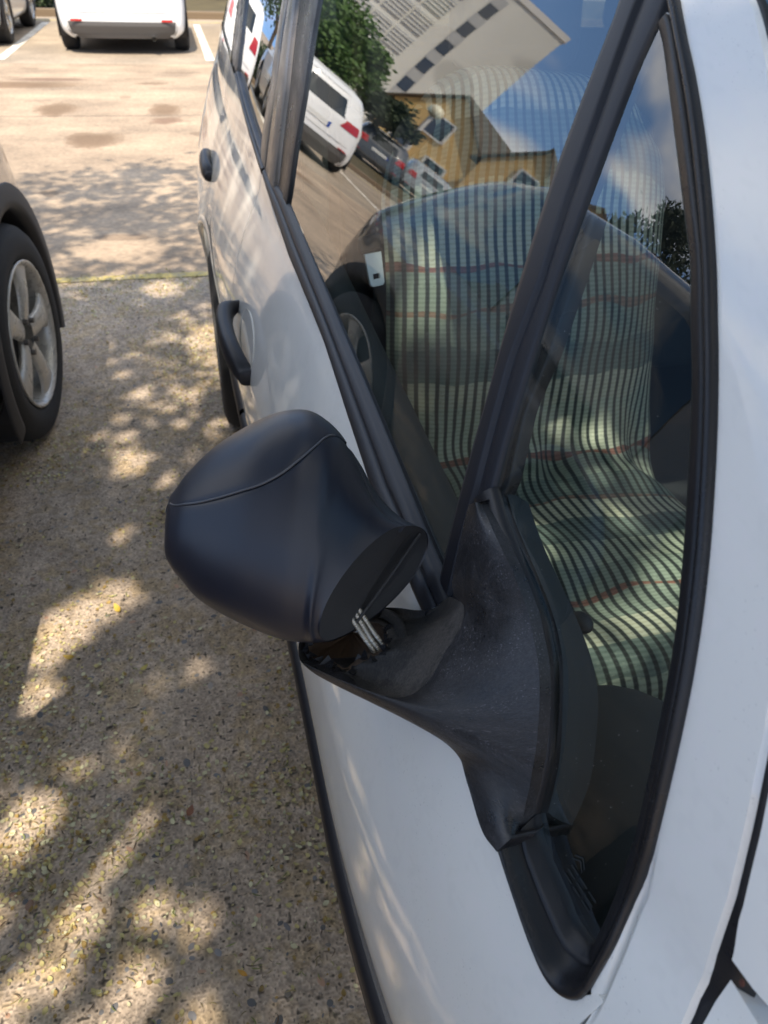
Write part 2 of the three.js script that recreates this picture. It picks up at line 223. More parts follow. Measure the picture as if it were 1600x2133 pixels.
{
  const pg = new THREE.IcosahedronGeometry(1, 1);
  scatter('pebbles', pg, std({ color: 0xffffff, roughness: .7 }), 4200, () => { const [x, z] = nearSpot(3.4, 1.7), s = .0020 + .0055 * Math.pow(rnd(), 2.8); return { p: V(x, -.001, z), s: V(s * rr(.55, 1.2), s * .28, s * rr(.8, 1.9)) }; },
    () => { const k = rr(.09, .24), t = rnd(); return t < .12 ? rgb(k * 2.2, k * 1.35, k * .9) : t < .3 ? rgb(k * 1.7, k * 1.5, k * 1.3) : rgb(k, k * .97, k * .98); }, 'small dark pebbles set in the worn concrete slab', 'pebbles');
  const flake = leafGeo(.013, .009, .003);
  const pick = (f) => { for (let t = 0; t < 14; t++) { const [x, z] = nearSpot(4.0, 1.35); if (rnd() < f(x, z)) return [x, z]; } return nearSpot(); };
  scatter('seed_flakes', flake, std({ color: 0xffffff, roughness: .7, side: THREE.DoubleSide }), 8200, () => { const [x, z] = pick((a, b) => Math.max(.02, litter(a, b)) ** 2), s = rr(.35, 1.05); return { p: V(x, .004, z), s: V(s, s, s), rx: rr(-.4, .4), rz: rr(-.5, .5) }; },
    () => { const t = rnd(), k = rr(.8, 1.2); return t < .55 ? rgb(.47 * k, .40 * k, .17 * k) : t < .8 ? rgb(.56 * k, .52 * k, .32 * k) : rgb(.30 * k, .20 * k, .06 * k); }, 'pale dry seed flakes scattered over the concrete slab', 'seeds');
  const curl = (() => { const r = []; for (let i = 0; i <= 8; i++) { const t = i / 8, a = t * 1.6, p = V(.016 * Math.sin(a * .7) * 1.3, .002 * Math.sin(t * 3.1), .009 * (1 - Math.cos(a * .8)) * 1.2), w = .0010 * Math.sin(Math.PI * (t * .9 + .05)); r.push([p.clone().add(V(-w, 0, w)), p.clone().add(V(0, w, 0)), p.clone().add(V(w, 0, -w))]); } return grid(r); })();
  scatter('catkin_bits', curl, std({ color: 0xffffff, roughness: .85, side: THREE.DoubleSide }), 4600, () => { const [x, z] = pick((a, b) => Math.max(.03, litter(a, b)) ** 1.4), s = rr(.3, 1.0); return { p: V(x, .003, z), s: V(s, s, s), rx: rr(-.3, .3) }; },
    () => { const t = rnd(), k = rr(.6, 1.3); return t < .3 ? rgb(.20 * k, .22 * k, .06 * k) : t < .8 ? rgb(.27 * k, .21 * k, .09 * k) : rgb(.12 * k, .08 * k, .045 * k); }, 'thin green and brown catkin bits littering the slab', 'litter');
  scatter('moss_tufts', curl, std({ color: 0xffffff, roughness: .9, side: THREE.DoubleSide }), 260, () => ({ p: V(rr(-1.6, .2), .005, rr(-4.1, -3.92)), s: V(1.2, rr(1, 3), 1.2), rx: rr(-1.2, 1.2) }), () => { const k = rr(.7, 1.3); return rgb(.34 * k, .29 * k, .11 * k); }, 'dry moss tufts along the yellow edge of the slab', 'moss');
  // single fallen leaves
  const lf = [[-.365, -1.555, .034, .016, 'curled yellow leaf lying on the sunlit slab', .4], [-.47, -1.405, .028, .013, 'small ochre leaf on the slab beside the tyre shadow', 1.3], [-.295, -1.335, .022, .011, 'short pale yellow leaf nearest the door sill', 2.2], [-.122, -.605, .020, .008, 'narrow orange leaf lying on pebbled concrete below the door', .9], [-.20, -.93, .024, .015, 'flat reddish brown leaf on the shaded slab', 2.7]];
  const lc = [rgb(.62, .42, .06), rgb(.50, .33, .06), rgb(.55, .45, .12), rgb(.50, .26, .04), rgb(.24, .10, .05)];
  lf.forEach(([x, z, l, w, label, ry], i) => { const m = mesh('fallen_leaf', leafGeo(l, w, .012), std({ color: lc[i], roughness: .6, side: THREE.DoubleSide })); m.position.set(x, .007, z); m.rotation.set(.12, ry, .15); tag(m, label, 'leaf', 'leaves fallen on the slab'); });
}
// ---------------------------------------------------------------- trees
M.bark = std({ color: rgb(.11, .085, .065), roughness: .95, bumpMap: scaled(smudge, 3), bumpScale: .02 });
M.leaf = phy({ color: rgb(1, 1, 1), roughness: .75, transmission: .35, thickness: 0, side: THREE.DoubleSide });
function tree(name, base, opts, label, grp) {
  const g = group(name); g.position.set(base[0], base[1], base[2]);
  const parts = []; for (const L of opts.limbs) { const cv = new THREE.CatmullRomCurve3(L.p.map(A3)), rows = []; for (let i = 0; i <= 14; i++) { const t = i / 14, p = cv.getPoint(t), r = mix(L.r0, L.r1, t) * (1 + .12 * noise.noise(p.x * 3, p.y * 3, p.z * 3)), tn = cv.getTangent(t), u = V(.3, .1, 1).cross(tn).normalize(), w = tn.clone().cross(u), row = []; for (let j = 0; j <= 10; j++) { const a = j / 10 * 2 * Math.PI; row.push(p.clone().addScaledVector(u, r * Math.cos(a)).addScaledVector(w, r * Math.sin(a))); } rows.push(row); } parts.push(grid(rows, { weld: true })); }
  mesh('trunk', parts, M.bark, g);
  const im = new THREE.InstancedMesh(leafGeo(1, .55, .25), M.leaf, opts.n), m = new THREE.Matrix4(), q = new THREE.Quaternion(), e = new THREE.Euler(); let k = 0, guard = 0;
  while (k < opts.n && guard++ < opts.n * 30) { const c = opts.clumps[Math.floor(rnd() * opts.clumps.length)], d = V(rnd() + rnd() + rnd() - 1.5, rnd() + rnd() + rnd() - 1.5, rnd() + rnd() + rnd() - 1.5).multiplyScalar(1.1 * c.r), p = c.p.clone().add(d); if (opts.reject && opts.reject(p.clone().add(g.position))) continue; e.set(rr(-1.2, 1.2), rr(0, 6.28), rr(-1.2, 1.2)); q.setFromEuler(e); const s = opts.leaf * rr(.7, 1.3); m.compose(p, q, V(s, s, s)); im.setMatrixAt(k, m); const t = rr(.65, 1.35); im.setColorAt(k, rgb(opts.color[0] * t, opts.color[1] * t, opts.color[2] * t)); k++; }
  im.count = k; im.name = 'crown'; im.userData.kind = 'stuff'; im.castShadow = im.receiveShadow = true; g.add(im);
  return tag(g, label, 'tree', grp);
}
{
  // the shade tree standing behind the viewer; gaps in its crown let the sun through where it reaches the ground
  const along = (p, t) => V(p[0], p[1], p[2]).addScaledVector(SUN, t / SUN.y);
  const lit = LIT.map(([x, y, z, r]) => ({ o: V(x, y, z), r }));
  const reject = (p) => lit.some(({ o, r }) => { const d = p.clone().sub(o), s = d.dot(SUN); return d.addScaledVector(SUN, -s).length() < r * (1.02 + .8 * noise.noise(p.x * 4 + o.x * 9, p.y * 3, p.z * 4)); });
  const clumps = [];
  for (let i = 0; i < 420; i++) { const a = rr(0, 6.28), q = Math.sqrt(rnd()); const c = V(-.4 + 3.9 * q * Math.cos(a), rr(-1, 1) * 1.1 * Math.sqrt(1 - q * q) + 5.3, 1.2 + 4.4 * q * Math.sin(a)); clumps.push({ p: c, r: rr(.2, .5) }); }
  for (const [x, y, z, r] of SHADE) { const c = along([x, y, z], rr(4.2, 5.4) - y); for (let i = 0; i < 3; i++) clumps.push({ p: c.clone().add(V(rr(-r, r), rr(-.3, .3), rr(-r, r))), r: r * .8 }); }
  const B = V(-2.6, 0, 3.2), limbs = [{ p: [[0, 0, 0], [.05, 1.2, -.05], [.1, 2.4, -.1], [.3, 3.6, -.3]], r0: .2, r1: .13 }];
  for (const [x, y, z] of [[2.2, 5.2, -2.0], [3.6, 5.4, -.6], [1.2, 5.8, 1.4], [.4, 5.6, -3.8], [2.6, 5.4, -4.4], [-1.0, 5.6, .4], [1.9, 5.7, -.9]]) limbs.push({ p: [[.25, 3.3, -.25], [x * .45, 4.3, z * .45], [x, y, z]], r0: .09, r1: .02 });
  tree('shade_tree', B.toArray(), { limbs, clumps: clumps.map((c) => ({ p: c.p.clone().sub(B), r: c.r })), n: 44000, leaf: .085, color: [.055, .095, .022], reject }, 'leafy shade tree spreading its crown over the parked cars', null);
}

// outlines measured on the car's side, [height, distance along the car] in metres
const T = {
  sealOutFront: [[1.3977,-0.4714],[1.3815,-0.4463],[1.3664,-0.4224],[1.3468,-0.3947],[1.3303,-0.3738],[1.3127,-0.3531],[1.2928,-0.3316],[1.2738,-0.3132],[1.2589,-0.2993],[1.2387,-0.282],[1.2182,-0.266],[1.197,-0.2507],[1.1846,-0.2423],[1.1584,-0.2264],[1.13,-0.2116],[1.0957,-0.1966],[1.0551,-0.1811],[1.0351,-0.1745],[1.0049,-0.1678],[0.9778,-0.1579],[0.9511,-0.1514]],
  sealOutLow: [[0.9511,-0.1514],[0.9404,-0.1513],[0.9339,-0.1543],[0.9286,-0.1599],[0.9258,-0.1708],[0.9285,-0.1888],[0.9363,-0.2169],[0.9436,-0.2425]],
  glassFront: [[1.3825,-0.4993],[1.3746,-0.4847],[1.3492,-0.4481],[1.3257,-0.416],[1.3031,-0.3867],[1.2849,-0.3639],[1.2617,-0.3412],[1.2351,-0.3162],[1.213,-0.2984],[1.1907,-0.2816],[1.1618,-0.2616],[1.1294,-0.2418],[1.0885,-0.2225],[1.0538,-0.2083],[1.0214,-0.1966],[1.0127,-0.1938],[0.9826,-0.1864],[0.9586,-0.1806],[0.9402,-0.1765]],
  glassLow: [[0.9402,-0.1765],[0.9391,-0.1931],[0.9424,-0.2053],[0.9465,-0.2274],[0.9513,-0.2451],[0.9594,-0.2539]],
  glassBack: [[0.9594,-0.2539],[0.9766,-0.2601],[1.0005,-0.2699],[1.0259,-0.2854],[1.0502,-0.3034],[1.0625,-0.3202],[1.0717,-0.3418],[1.0804,-0.3729],[1.0888,-0.4035],[1.0998,-0.4306]],
  sailFront: [[0.9363,-0.2582],[0.9624,-0.2708],[0.9869,-0.2809],[1.0166,-0.2971],[1.0378,-0.314],[1.0552,-0.3388],[1.0651,-0.3683],[1.0711,-0.4038],[1.0756,-0.4311],[1.0781,-0.4439]],
  barBack: [[0.9801,-0.4464],[1.064,-0.4659],[1.1434,-0.4844],[1.2131,-0.5055],[1.2777,-0.5247],[1.3079,-0.5325],[1.3337,-0.5385],[1.3633,-0.5452],[1.3931,-0.5528]],
  barMid: [[1.062,-0.444],[1.0881,-0.4484],[1.1809,-0.475],[1.2336,-0.4814],[1.2815,-0.4965],[1.3362,-0.5119],[1.3851,-0.5275]],
  barFront: [[1.1009,-0.4316],[1.1319,-0.4403],[1.1754,-0.4508],[1.2375,-0.4668],[1.2811,-0.4763],[1.302,-0.4813],[1.3322,-0.4893],[1.361,-0.4969],[1.3824,-0.4998]],
  innerRubber: [[1.1089,-0.4218],[1.1564,-0.4404],[1.1962,-0.4414],[1.2424,-0.453],[1.2821,-0.4661]],
  beltOut: [[1.109,-2.3489],[1.0401,-1.6168],[1.0138,-1.375],[1.0038,-1.2405],[0.9965,-0.9221],[0.9856,-0.7489],[0.9776,-0.589],[0.9828,-0.5391],[0.978,-0.4531],[0.9784,-0.4285]],
  beltIn: [[1.1198,-2.3965],[1.0589,-1.6707],[1.0523,-1.3879],[1.0335,-1.1152],[1.0206,-0.9056],[1.0114,-0.6953],[1.0049,-0.5458],[1.0001,-0.4552],[0.9969,-0.4295]],
  screen: [[1.4013,-0.4106],[1.3796,-0.3778],[1.316,-0.3029],[1.2516,-0.2424],[1.1841,-0.1932],[1.1362,-0.1687],[1.1001,-0.152],[1.0632,-0.1369],[1.0318,-0.1273],[1.0,-0.1182],[0.9912,-0.1135]],
  rearGlassFront: [[1.0601,-1.7255],[1.1896,-1.774],[1.3138,-1.8775]],
  coverGroove: [[1.0627,-1.6123],[1.1943,-1.6758],[1.3192,-1.7871]],
  coverFront: [[1.0512,-1.4791],[1.1904,-1.563],[1.3243,-1.7013]],
  glassRear: [[1.0702,-1.3696],[1.2069,-1.4259],[1.335,-1.5225]],
  rearGlassBack: [[1.1224,-2.4215],[1.1996,-2.4962],[1.2704,-2.6072]],
  rearRubBack: [[1.0933,-2.6573],[1.1764,-2.7559],[1.2548,-2.8721]],
};
const HEAD = [[[-0.1122,1.0411,-0.5066],[0.0006,0.0031,-0.0022],[0.0003,0.0024,0.0032],[-0.0002,-0.0015,-0.0020]],
[[-0.1108,1.0400,-0.5079],[0.0040,0.0169,-0.0120],[0.0022,0.0179,0.0240],[-0.0014,-0.0111,-0.0149]],
[[-0.1063,1.0375,-0.5074],[0.0055,0.0248,-0.0177],[0.0028,0.0252,0.0335],[-0.0017,-0.0156,-0.0207]],
[[-0.0968,1.0384,-0.5083],[0.0084,0.0348,-0.0246],[0.0027,0.0312,0.0415],[-0.0017,-0.0193,-0.0257]],
[[-0.0790,1.0394,-0.5070],[0.0138,0.0494,-0.0345],[0.0015,0.0372,0.0496],[-0.0009,-0.0231,-0.0307]],
[[-0.0542,1.0426,-0.5017],[0.0190,0.0617,-0.0426],[-0.0014,0.0411,0.0543],[0.0007,-0.0253,-0.0337]],
[[-0.0333,1.0440,-0.4949],[0.0200,0.0690,-0.0480],[-0.0044,0.0412,0.0541],[0.0021,-0.0262,-0.0345]],
[[-0.0128,1.0440,-0.4857],[0.0206,0.0725,-0.0505],[-0.0089,0.0400,0.0507],[0.0035,-0.0257,-0.0332]],
[[0.0010,1.0423,-0.4770],[0.0208,0.0703,-0.0488],[-0.0124,0.0369,0.0457],[0.0042,-0.0241,-0.0304]],
[[0.0108,1.0391,-0.4681],[0.0217,0.0652,-0.0446],[-0.0157,0.0333,0.0405],[0.0043,-0.0221,-0.0272]],
[[0.0175,1.0358,-0.4561],[0.0241,0.0525,-0.0432],[-0.0179,0.0287,0.0325],[0.0138,-0.0228,-0.0368]],
[[0.0228,1.0289,-0.4456],[0.0253,0.0432,-0.0357],[-0.0198,0.0275,0.0259],[0.0231,-0.0212,-0.0382]],
[[0.0283,1.0246,-0.4356],[0.0280,0.0358,-0.0293],[-0.0218,0.0245,0.0199],[0.0396,-0.0228,-0.0353]],
[[0.0362,1.0238,-0.4278],[0.0339,0.0317,-0.0247],[-0.0262,0.0191,0.0159],[0.0497,-0.0250,-0.0336]]];
const SAIL = [[[0.1138,1.0825,-0.4357],[0.1136,1.0891,-0.4280],[0.1145,1.0933,-0.4234],[0.1187,1.0916,-0.4264]],
[[0.1067,1.0522,-0.4269],[0.1097,1.0668,-0.4096],[0.1132,1.0788,-0.3953],[0.1196,1.0846,-0.3882]],
[[0.1004,1.0226,-0.4166],[0.1067,1.0457,-0.3929],[0.1127,1.0659,-0.3721],[0.1208,1.0792,-0.3585]],
[[0.0987,1.0206,-0.4054],[0.1058,1.0428,-0.3803],[0.1124,1.0622,-0.3584],[0.1212,1.0748,-0.3435]],
[[0.0997,1.0270,-0.3855],[0.1062,1.0455,-0.3628],[0.1126,1.0613,-0.3431],[0.1214,1.0701,-0.3303]],
[[0.0940,1.0231,-0.3724],[0.1023,1.0398,-0.3490],[0.1104,1.0539,-0.3287],[0.1208,1.0609,-0.3153]],
[[0.0785,1.0069,-0.3613],[0.0923,1.0265,-0.3376],[0.1053,1.0432,-0.3170],[0.1202,1.0524,-0.3031]],
[[0.0671,0.9926,-0.3533],[0.0848,1.0141,-0.3294],[0.1012,1.0326,-0.3086],[0.1191,1.0433,-0.2944]],
[[0.0556,0.9805,-0.3521],[0.0772,1.0028,-0.3261],[0.0969,1.0221,-0.3034],[0.1178,1.0335,-0.2872]],
[[0.0423,0.9719,-0.3567],[0.0684,0.9934,-0.3267],[0.0921,1.0120,-0.3003],[0.1162,1.0228,-0.2807]],
[[0.0195,0.9659,-0.3734],[0.0540,0.9856,-0.3354],[0.0847,1.0030,-0.3018],[0.1147,1.0129,-0.2755]],
[[-0.0041,0.9638,-0.3959],[0.0395,0.9805,-0.3479],[0.0776,0.9957,-0.3054],[0.1133,1.0041,-0.2711]],
[[-0.0195,0.9642,-0.4131],[0.0299,0.9773,-0.3575],[0.0727,0.9898,-0.3082],[0.1120,0.9961,-0.2680]],
[[-0.0121,0.9594,-0.4050],[0.0337,0.9719,-0.3514],[0.0736,0.9835,-0.3040],[0.1107,0.9889,-0.2653]],
[[0.0281,0.9550,-0.3692],[0.0575,0.9679,-0.3282],[0.0837,0.9792,-0.2919],[0.1097,0.9832,-0.2629]],
[[0.0539,0.9549,-0.3457],[0.0728,0.9667,-0.3127],[0.0901,0.9764,-0.2835],[0.1087,0.9783,-0.2610]],
[[0.0772,0.9558,-0.3224],[0.0866,0.9659,-0.2971],[0.0959,0.9733,-0.2751],[0.1074,0.9726,-0.2590]],
[[0.0784,0.9522,-0.2892],[0.0860,0.9612,-0.2745],[0.0942,0.9668,-0.2622],[0.1053,0.9636,-0.2553]],
[[0.0795,0.9440,-0.2570],[0.0858,0.9537,-0.2522],[0.0931,0.9595,-0.2494],[0.1036,0.9562,-0.2515]],
[[0.0831,0.9470,-0.2408],[0.0876,0.9541,-0.2410],[0.0933,0.9575,-0.2430],[0.1023,0.9516,-0.2500]]];
const RIM = [[0.0973,1.0155,-0.4095],[0.0989,1.0204,-0.4012],[0.0994,1.0277,-0.3848],[0.0940,1.0231,-0.3724],[0.0785,1.0069,-0.3613],[0.0671,0.9926,-0.3533],[0.0556,0.9805,-0.3521],[0.0423,0.9719,-0.3567],[0.0195,0.9659,-0.3734],[-0.0041,0.9638,-0.3959],[-0.0195,0.9642,-0.4131],[-0.0203,0.9666,-0.4203],[-0.0180,0.9698,-0.4299],[-0.0062,0.9721,-0.4415],[0.0144,0.9747,-0.4459],[0.0387,0.9780,-0.4474],[0.0641,0.9809,-0.4404],[0.0783,0.9840,-0.4314],[0.0886,0.9910,-0.4238],[0.0934,0.9981,-0.4203],[0.0959,1.0075,-0.4153]];
const HOLE = [[0.0503,0.9791,-0.4194],[0.0501,0.9780,-0.4135],[0.0488,0.9764,-0.4074],[0.0461,0.9757,-0.4024],[0.0402,0.9740,-0.4001],[0.0306,0.9701,-0.3996],[0.0229,0.9666,-0.3988],[0.0153,0.9609,-0.3990],[0.0054,0.9614,-0.4071],[-0.0039,0.9602,-0.4137],[-0.0099,0.9602,-0.4191],[-0.0115,0.9633,-0.4258],[-0.0097,0.9657,-0.4323],[-0.0012,0.9670,-0.4363],[0.0110,0.9690,-0.4385],[0.0248,0.9725,-0.4377],[0.0362,0.9752,-0.4355],[0.0434,0.9766,-0.4321],[0.0471,0.9783,-0.4274],[0.0493,0.9790,-0.4235]];
const COLLAR = [[0.0541,0.9785,-0.4438],[0.0589,0.9803,-0.4387],[0.0636,0.9809,-0.4303],[0.0656,0.9811,-0.4208],[0.0644,0.9807,-0.4054],[0.0612,0.9792,-0.3986],[0.0568,0.9776,-0.3934],[0.0508,0.9745,-0.3899]];
const CABLES = [[[0.0252,0.9891,-0.4207],[0.0317,0.9781,-0.4145],[0.0406,0.9623,-0.4090]],[[0.0300,0.9887,-0.4218],[0.0357,0.9784,-0.4149],[0.0443,0.9641,-0.4081]],[[0.0342,0.9890,-0.4234],[0.0400,0.9792,-0.4170],[0.0483,0.9659,-0.4124]]];
// ---------------------------------------------------------------- the white car: side surface (x as a function of height and length)
const YB = [.16, .22, .30, .42, .55, .66, .76, .85, .92, .97, 1.0], XB = [.075, .055, .042, .034, .022, .012, .016, .033, .055, .075, .090];
const MB = (() => { const d = YB.slice(1).map((y, i) => (XB[i + 1] - XB[i]) / (y - YB[i])), m = [d[0]]; for (let i = 1; i < d.length; i++) m.push(d[i - 1] * d[i] <= 0 ? 0 : 2 * d[i - 1] * d[i] / (d[i - 1] + d[i])); m.push(d[d.length - 1]); return m; })();
const planX = (z) => { let r = 0; if (z > -.55) r += .25 * (z + .55) ** 2; r -= .03 * sstep(.5, 2.2, -z); if (z < -2.2) r += .02 * (z + 2.2) ** 2; return r; };
const Bg = (y) => { const u = y - 1; return .105 + .215 * u + (u > 0 ? .26 * u * u : -1.2 * u * u); };
const Bb = (y) => {
  if (y > 1) return mix(.090 + .43 * (y - 1), Bg(y) - .014, sstep(1.0, 1.03, y));
  if (y < YB[0]) return XB[0] + MB[0] * (y - YB[0]);
  let i = 0; while (i < YB.length - 2 && y > YB[i + 1]) i++;
  const h = YB[i + 1] - YB[i], t = (y - YB[i]) / h;
  return (2 * t ** 3 - 3 * t * t + 1) * XB[i] + (t ** 3 - 2 * t * t + t) * h * MB[i] + (-2 * t ** 3 + 3 * t * t) * XB[i + 1] + (t ** 3 - t * t) * h * MB[i + 1];
};
const Sg = (y, z) => Bg(y) + planX(z), Sb = (y, z) => Bb(y) + planX(z) - .035 * sstep(-2.35, -2.75, z) * sstep(.85, .6, y) - 0.0;
const nrmOf = (S) => (p) => { const e = 2e-3; return V(-1, (S(p.y + e, p.z) - S(p.y - e, p.z)) / 2 / e, (S(p.y, p.z + e) - S(p.y, p.z - e)) / 2 / e).normalize(); };
const nB = nrmOf(Sb), nG = nrmOf(Sg);
const onB = (y, z, out = 0) => V(Sb(y, z) - out, y, z), onG = (y, z, out = 0) => V(Sg(y, z) - out, y, z);
const curveB = (t, n, out = 0) => spline(t.map(([y, z]) => V(0, y, z)), n).map((p) => onB(p.y, p.z, out));
const curveG = (t, n, out = 0) => spline(t.map(([y, z]) => V(0, y, z)), n).map((p) => onG(p.y, p.z, out));
// a sheet-metal panel over rows of (y, z) with its edges turned in
function panel(rows, depth = 0.014) {
  const parts = [grid(rows, { normal: nB, flip: true })], n = rows.length, m = rows[0].length;
  const edge = [...rows[0], ...rows.slice(1).map((r) => r[m - 1]), ...rows[n - 1].slice(0, -1).reverse(), ...rows.slice(0, -1).map((r) => r[0]).reverse()];
  parts.push(grid([edge, edge.map((p) => p.clone().add(V(depth, 0, 0)))]));
  return parts;
}
const car = group('white_car');
tag(car, 'white car with striped seat blanket and a black wing mirror hanging off its broken mount', 'car');

// front door
let rearBeltRows;
const beltTab = T.beltOut.slice().map(([y, z]) => [z, y]).sort((a, b) => a[0] - b[0]);
const doorTop = [...beltTab, [-.36, .972], [-.2425, .9436], [-.2169, .9363], [-.1888, .9285], [-.1708, .9258], [-.1599, .9286], [-.1543, .9339], [-.1513, .9404], [-.1505, .951], [-.13, .951]];
{
  const rows = [];
  const zs = []; for (let i = 0; i <= 64; i++) zs.push(mix(-1.62, -.42, i / 64)); for (let i = 1; i <= 60; i++) zs.push(mix(-.42, -.1425, i / 60));
  for (const z of zs) { const r = [], top = interp(doorTop, z) + 0.002; for (let k = 0; k <= 56; k++) r.push(onB(mix(.20, top, k / 56), z)); rows.push(r); }
  const door = mesh('front_door', panel(rows), M.paint, car);
  // rub strip
  const strip = []; for (let i = 0; i <= 60; i++) { const z = mix(-1.612, -.15, i / 60); strip.push([[.425, 0], [.428, .007], [.436, .012], [.462, .0135], [.474, .0105], [.486, .0135], [.508, .012], [.516, .007], [.519, 0]].map(([y, o]) => onB(y, z, o))); }
  mesh('rub_strip', grid(strip, { flip: true }), M.trim, door);
  // belt moulding
  const zb = []; for (let i = 0; i <= 70; i++) zb.push(mix(-1.612, -.425, i / 70));
  const bi = T.beltIn.slice().map(([y, z]) => [z, y]).sort((a, b) => a[0] - b[0]);
  const beltRows = (zl) => zl.map((z) => { const yo = interp(beltTab, z), yi = interp(bi, z), a = onB(yo, z, -.003), b = onG(yi, z, -.002), N = V(-.8, .6, 0); return [[0, 0], [.03, .0035], [.10, .006], [.20, .0075], [.34, .008], [.45, .0070], [.48, .0045], [.50, .0044], [.53, .0064], [.62, .0074], [.76, .0072], [.85, .0056], [.89, .0034], [.92, .0040], [1, .001]].map(([t, h]) => a.clone().lerp(b, t).addScaledVector(N, h)); });
  mesh('belt_moulding', grid(beltRows(zb), { flip: true }), M.trim, door);
  const zb2 = []; for (let i = 0; i <= 40; i++) zb2.push(mix(-2.40, -1.625, i / 40));
  rearBeltRows = beltRows(zb2);
  // window glass between the rear channel and the division bar
  const zr = T.glassRear.slice(), zf = T.barBack.slice();
  const zrAt = (y) => interp(zr, y) - .02 - (y > 1.335 ? (y - 1.335) * .7 : 0), zfAt = (y) => interp(zf, y) + .02 - (y > 1.393 ? (y - 1.393) * .25 : 0);
  const gr = []; for (let k = 0; k <= 40; k++) { const y = mix(.97, 1.52, k / 40), r = []; for (let i = 0; i <= 40; i++) r.push(onG(y, mix(zrAt(y), zfAt(y), i / 40))); gr.push(r); }
  mesh('window_glass', grid(gr, { normal: nG }), M.glass, door);
  // quarter glass
  const fr = T.glassFront.slice().sort((a, b) => a[0] - b[0]);
  const bk = [[.932, -.19], [.9465, -.232], [.9513, -.2451], ...T.glassBack, ...T.barFront.slice(1)].sort((a, b) => a[0] - b[0]);
  const qg = []; for (let k = 0; k <= 50; k++) { const y = mix(.934, 1.39, k / 50), r = [], z0 = interp(bk, y) - .008, z1 = interp(fr, y) + .008; for (let i = 0; i <= 16; i++) r.push(onG(y, mix(z0, z1, i / 16))); qg.push(r); }
  mesh('quarter_glass', grid(qg, { normal: nG }), M.glass, door);
  // etched mark and dust on the quarter glass
  const chev = (y0, z0) => { const r = []; for (const [dz, dy] of [[-.005, -.0022], [0, .0022], [.005, -.0022]]) r.push([onG(y0 + dy, z0 + dz, .0006), onG(y0 + dy + .0014, z0 + dz, .0006)]); return grid(r); };
  const mark = [chev(.966, -.213), chev(.9692, -.213)]; for (let i = 0; i < 9; i++) { const y = .960 - (i % 3) * .0045, z = -.216 + Math.floor(i / 3) * .009; mark.push(grid([[onG(y, z, .0006), onG(y + .0014, z, .0006)], [onG(y, z + .007, .0006), onG(y + .0014, z + .007, .0006)]])); }
  const etched = mesh('etched_mark', mark, std({ color: rgb(.012, .015, .016), roughness: .9 }), door); etched.userData.kind = 'stuff';
  const spk = []; for (let i = 0; i < 70; i++) { const y = rr(.96, 1.34), z = mix(interp(bk, y), interp(fr, y), rr(.08, .92)), s = rr(.0002, .0005), c = onG(y, z, .0005); const g2 = new THREE.TetrahedronGeometry(s); g2.scale(.4, rr(.8, 2), 1); g2.translate(c.x, c.y, c.z); spk.push(g2); }
  mesh('dust_specks', spk, std({ color: rgb(.3, .3, .28), roughness: 1 }), door).userData.kind = 'stuff';
  // window seal: front run then lower run, one continuous strip
  const nF = 70, nL = 34;
  const so = [...curveB(T.sealOutFront, nF), ...curveB(T.sealOutLow, nL).slice(1)], gi = [...curveG(T.glassFront, nF), ...curveG(T.glassLow, nL).slice(1)];
  const sealProf = [[-.04, -.010], [-.02, .001], [.03, .0045], [.11, .0068], [.20, .0068], [.29, .0040], [.35, .0002], [.46, -.0012], [.51, -.0008], [.53, .0020], [.68, .0026], [.88, .0026], [.96, .0018], [1, -.002]];
  mesh('window_seal', grid(loftRows(so, gi, sealProf, (p) => nB(p))), M.rubber, door);
  const sb = curveG(T.sailFront, 60, .004), gb = curveG(T.glassBack, 60);
  mesh('window_seal', grid(loftRows(sb, gb, [[-.25, -.002], [0, .001], [.12, .003], [.35, .0055], [.62, .0055], [.85, .0042], [.97, .002], [1, -.003], [1, -.012]], (p) => nG(p)), { flip: true }), M.rubber, door);
  // division bar
  const bar = []; for (let k = 0; k <= 60; k++) {
    const y = mix(.985, 1.53, k / 60), ext = y > 1.385 ? (y - 1.385) * .25 : 0;
    const zb0 = interp(T.barBack, y) - ext, zm = interp([[.985, -.425], ...T.barMid], y) - ext, zf0 = interp([[.985, -.40], ...T.barFront], y) - ext;
    bar.push([[zb0 - .001, -.006], [zb0, .002], [zb0 + .0012, .0052], [mix(zb0, zm, .3), .0066], [mix(zb0, zm, .85), .0064], [mix(zb0, zm, .97), .0056], [zm, .0022], [mix(zm, zf0, .08), .0020], [mix(zm, zf0, .16), .0036], [mix(zm, zf0, .5), .0042], [mix(zm, zf0, .85), .0034], [zf0 - .0008, .0015], [zf0, -.006]].map(([z, o]) => onG(y, z, o)));
  }
  mesh('division_bar', grid(bar), M.trim, door);
  const ir = []; for (let k = 0; k <= 24; k++) { const y = mix(1.09, 1.282, k / 24), za = interp(T.barFront, y) - .004, zc = interp(T.innerRubber, y); ir.push([[za, -.004], [mix(za, zc, .7), -.003], [mix(za, zc, .85), -.005], [mix(za, zc, .9), -.012]].map(([z, o]) => onG(y, z, o))); }
  mesh('inner_seal', grid(ir), M.rubber, door);
  // inner frame lip seen through the quarter glass, behind the mirror mount
  const gbI = curveG(T.glassBack, 40, -.006), lip = gbI.map((p, i) => { const t = i / 39, w = .004 + .020 * Math.sin(Math.PI * Math.min(1, (1 - t) * .85 + .1)); return [p, p.clone().add(V(.003, -.002, w * .45)), p.clone().add(V(.008, -.005, w * .8)), p.clone().add(V(.016, -.010, w))]; });
  mesh('frame_lip', grid(lip, { flip: true }), M.cabin, door);
  const kn = new THREE.SphereGeometry(.0075, 16, 12); kn.scale(1, .8, 1.3); kn.translate(.168, 1.045, -.337);
  mesh('lock_knob', kn, M.cabinBlack, door);
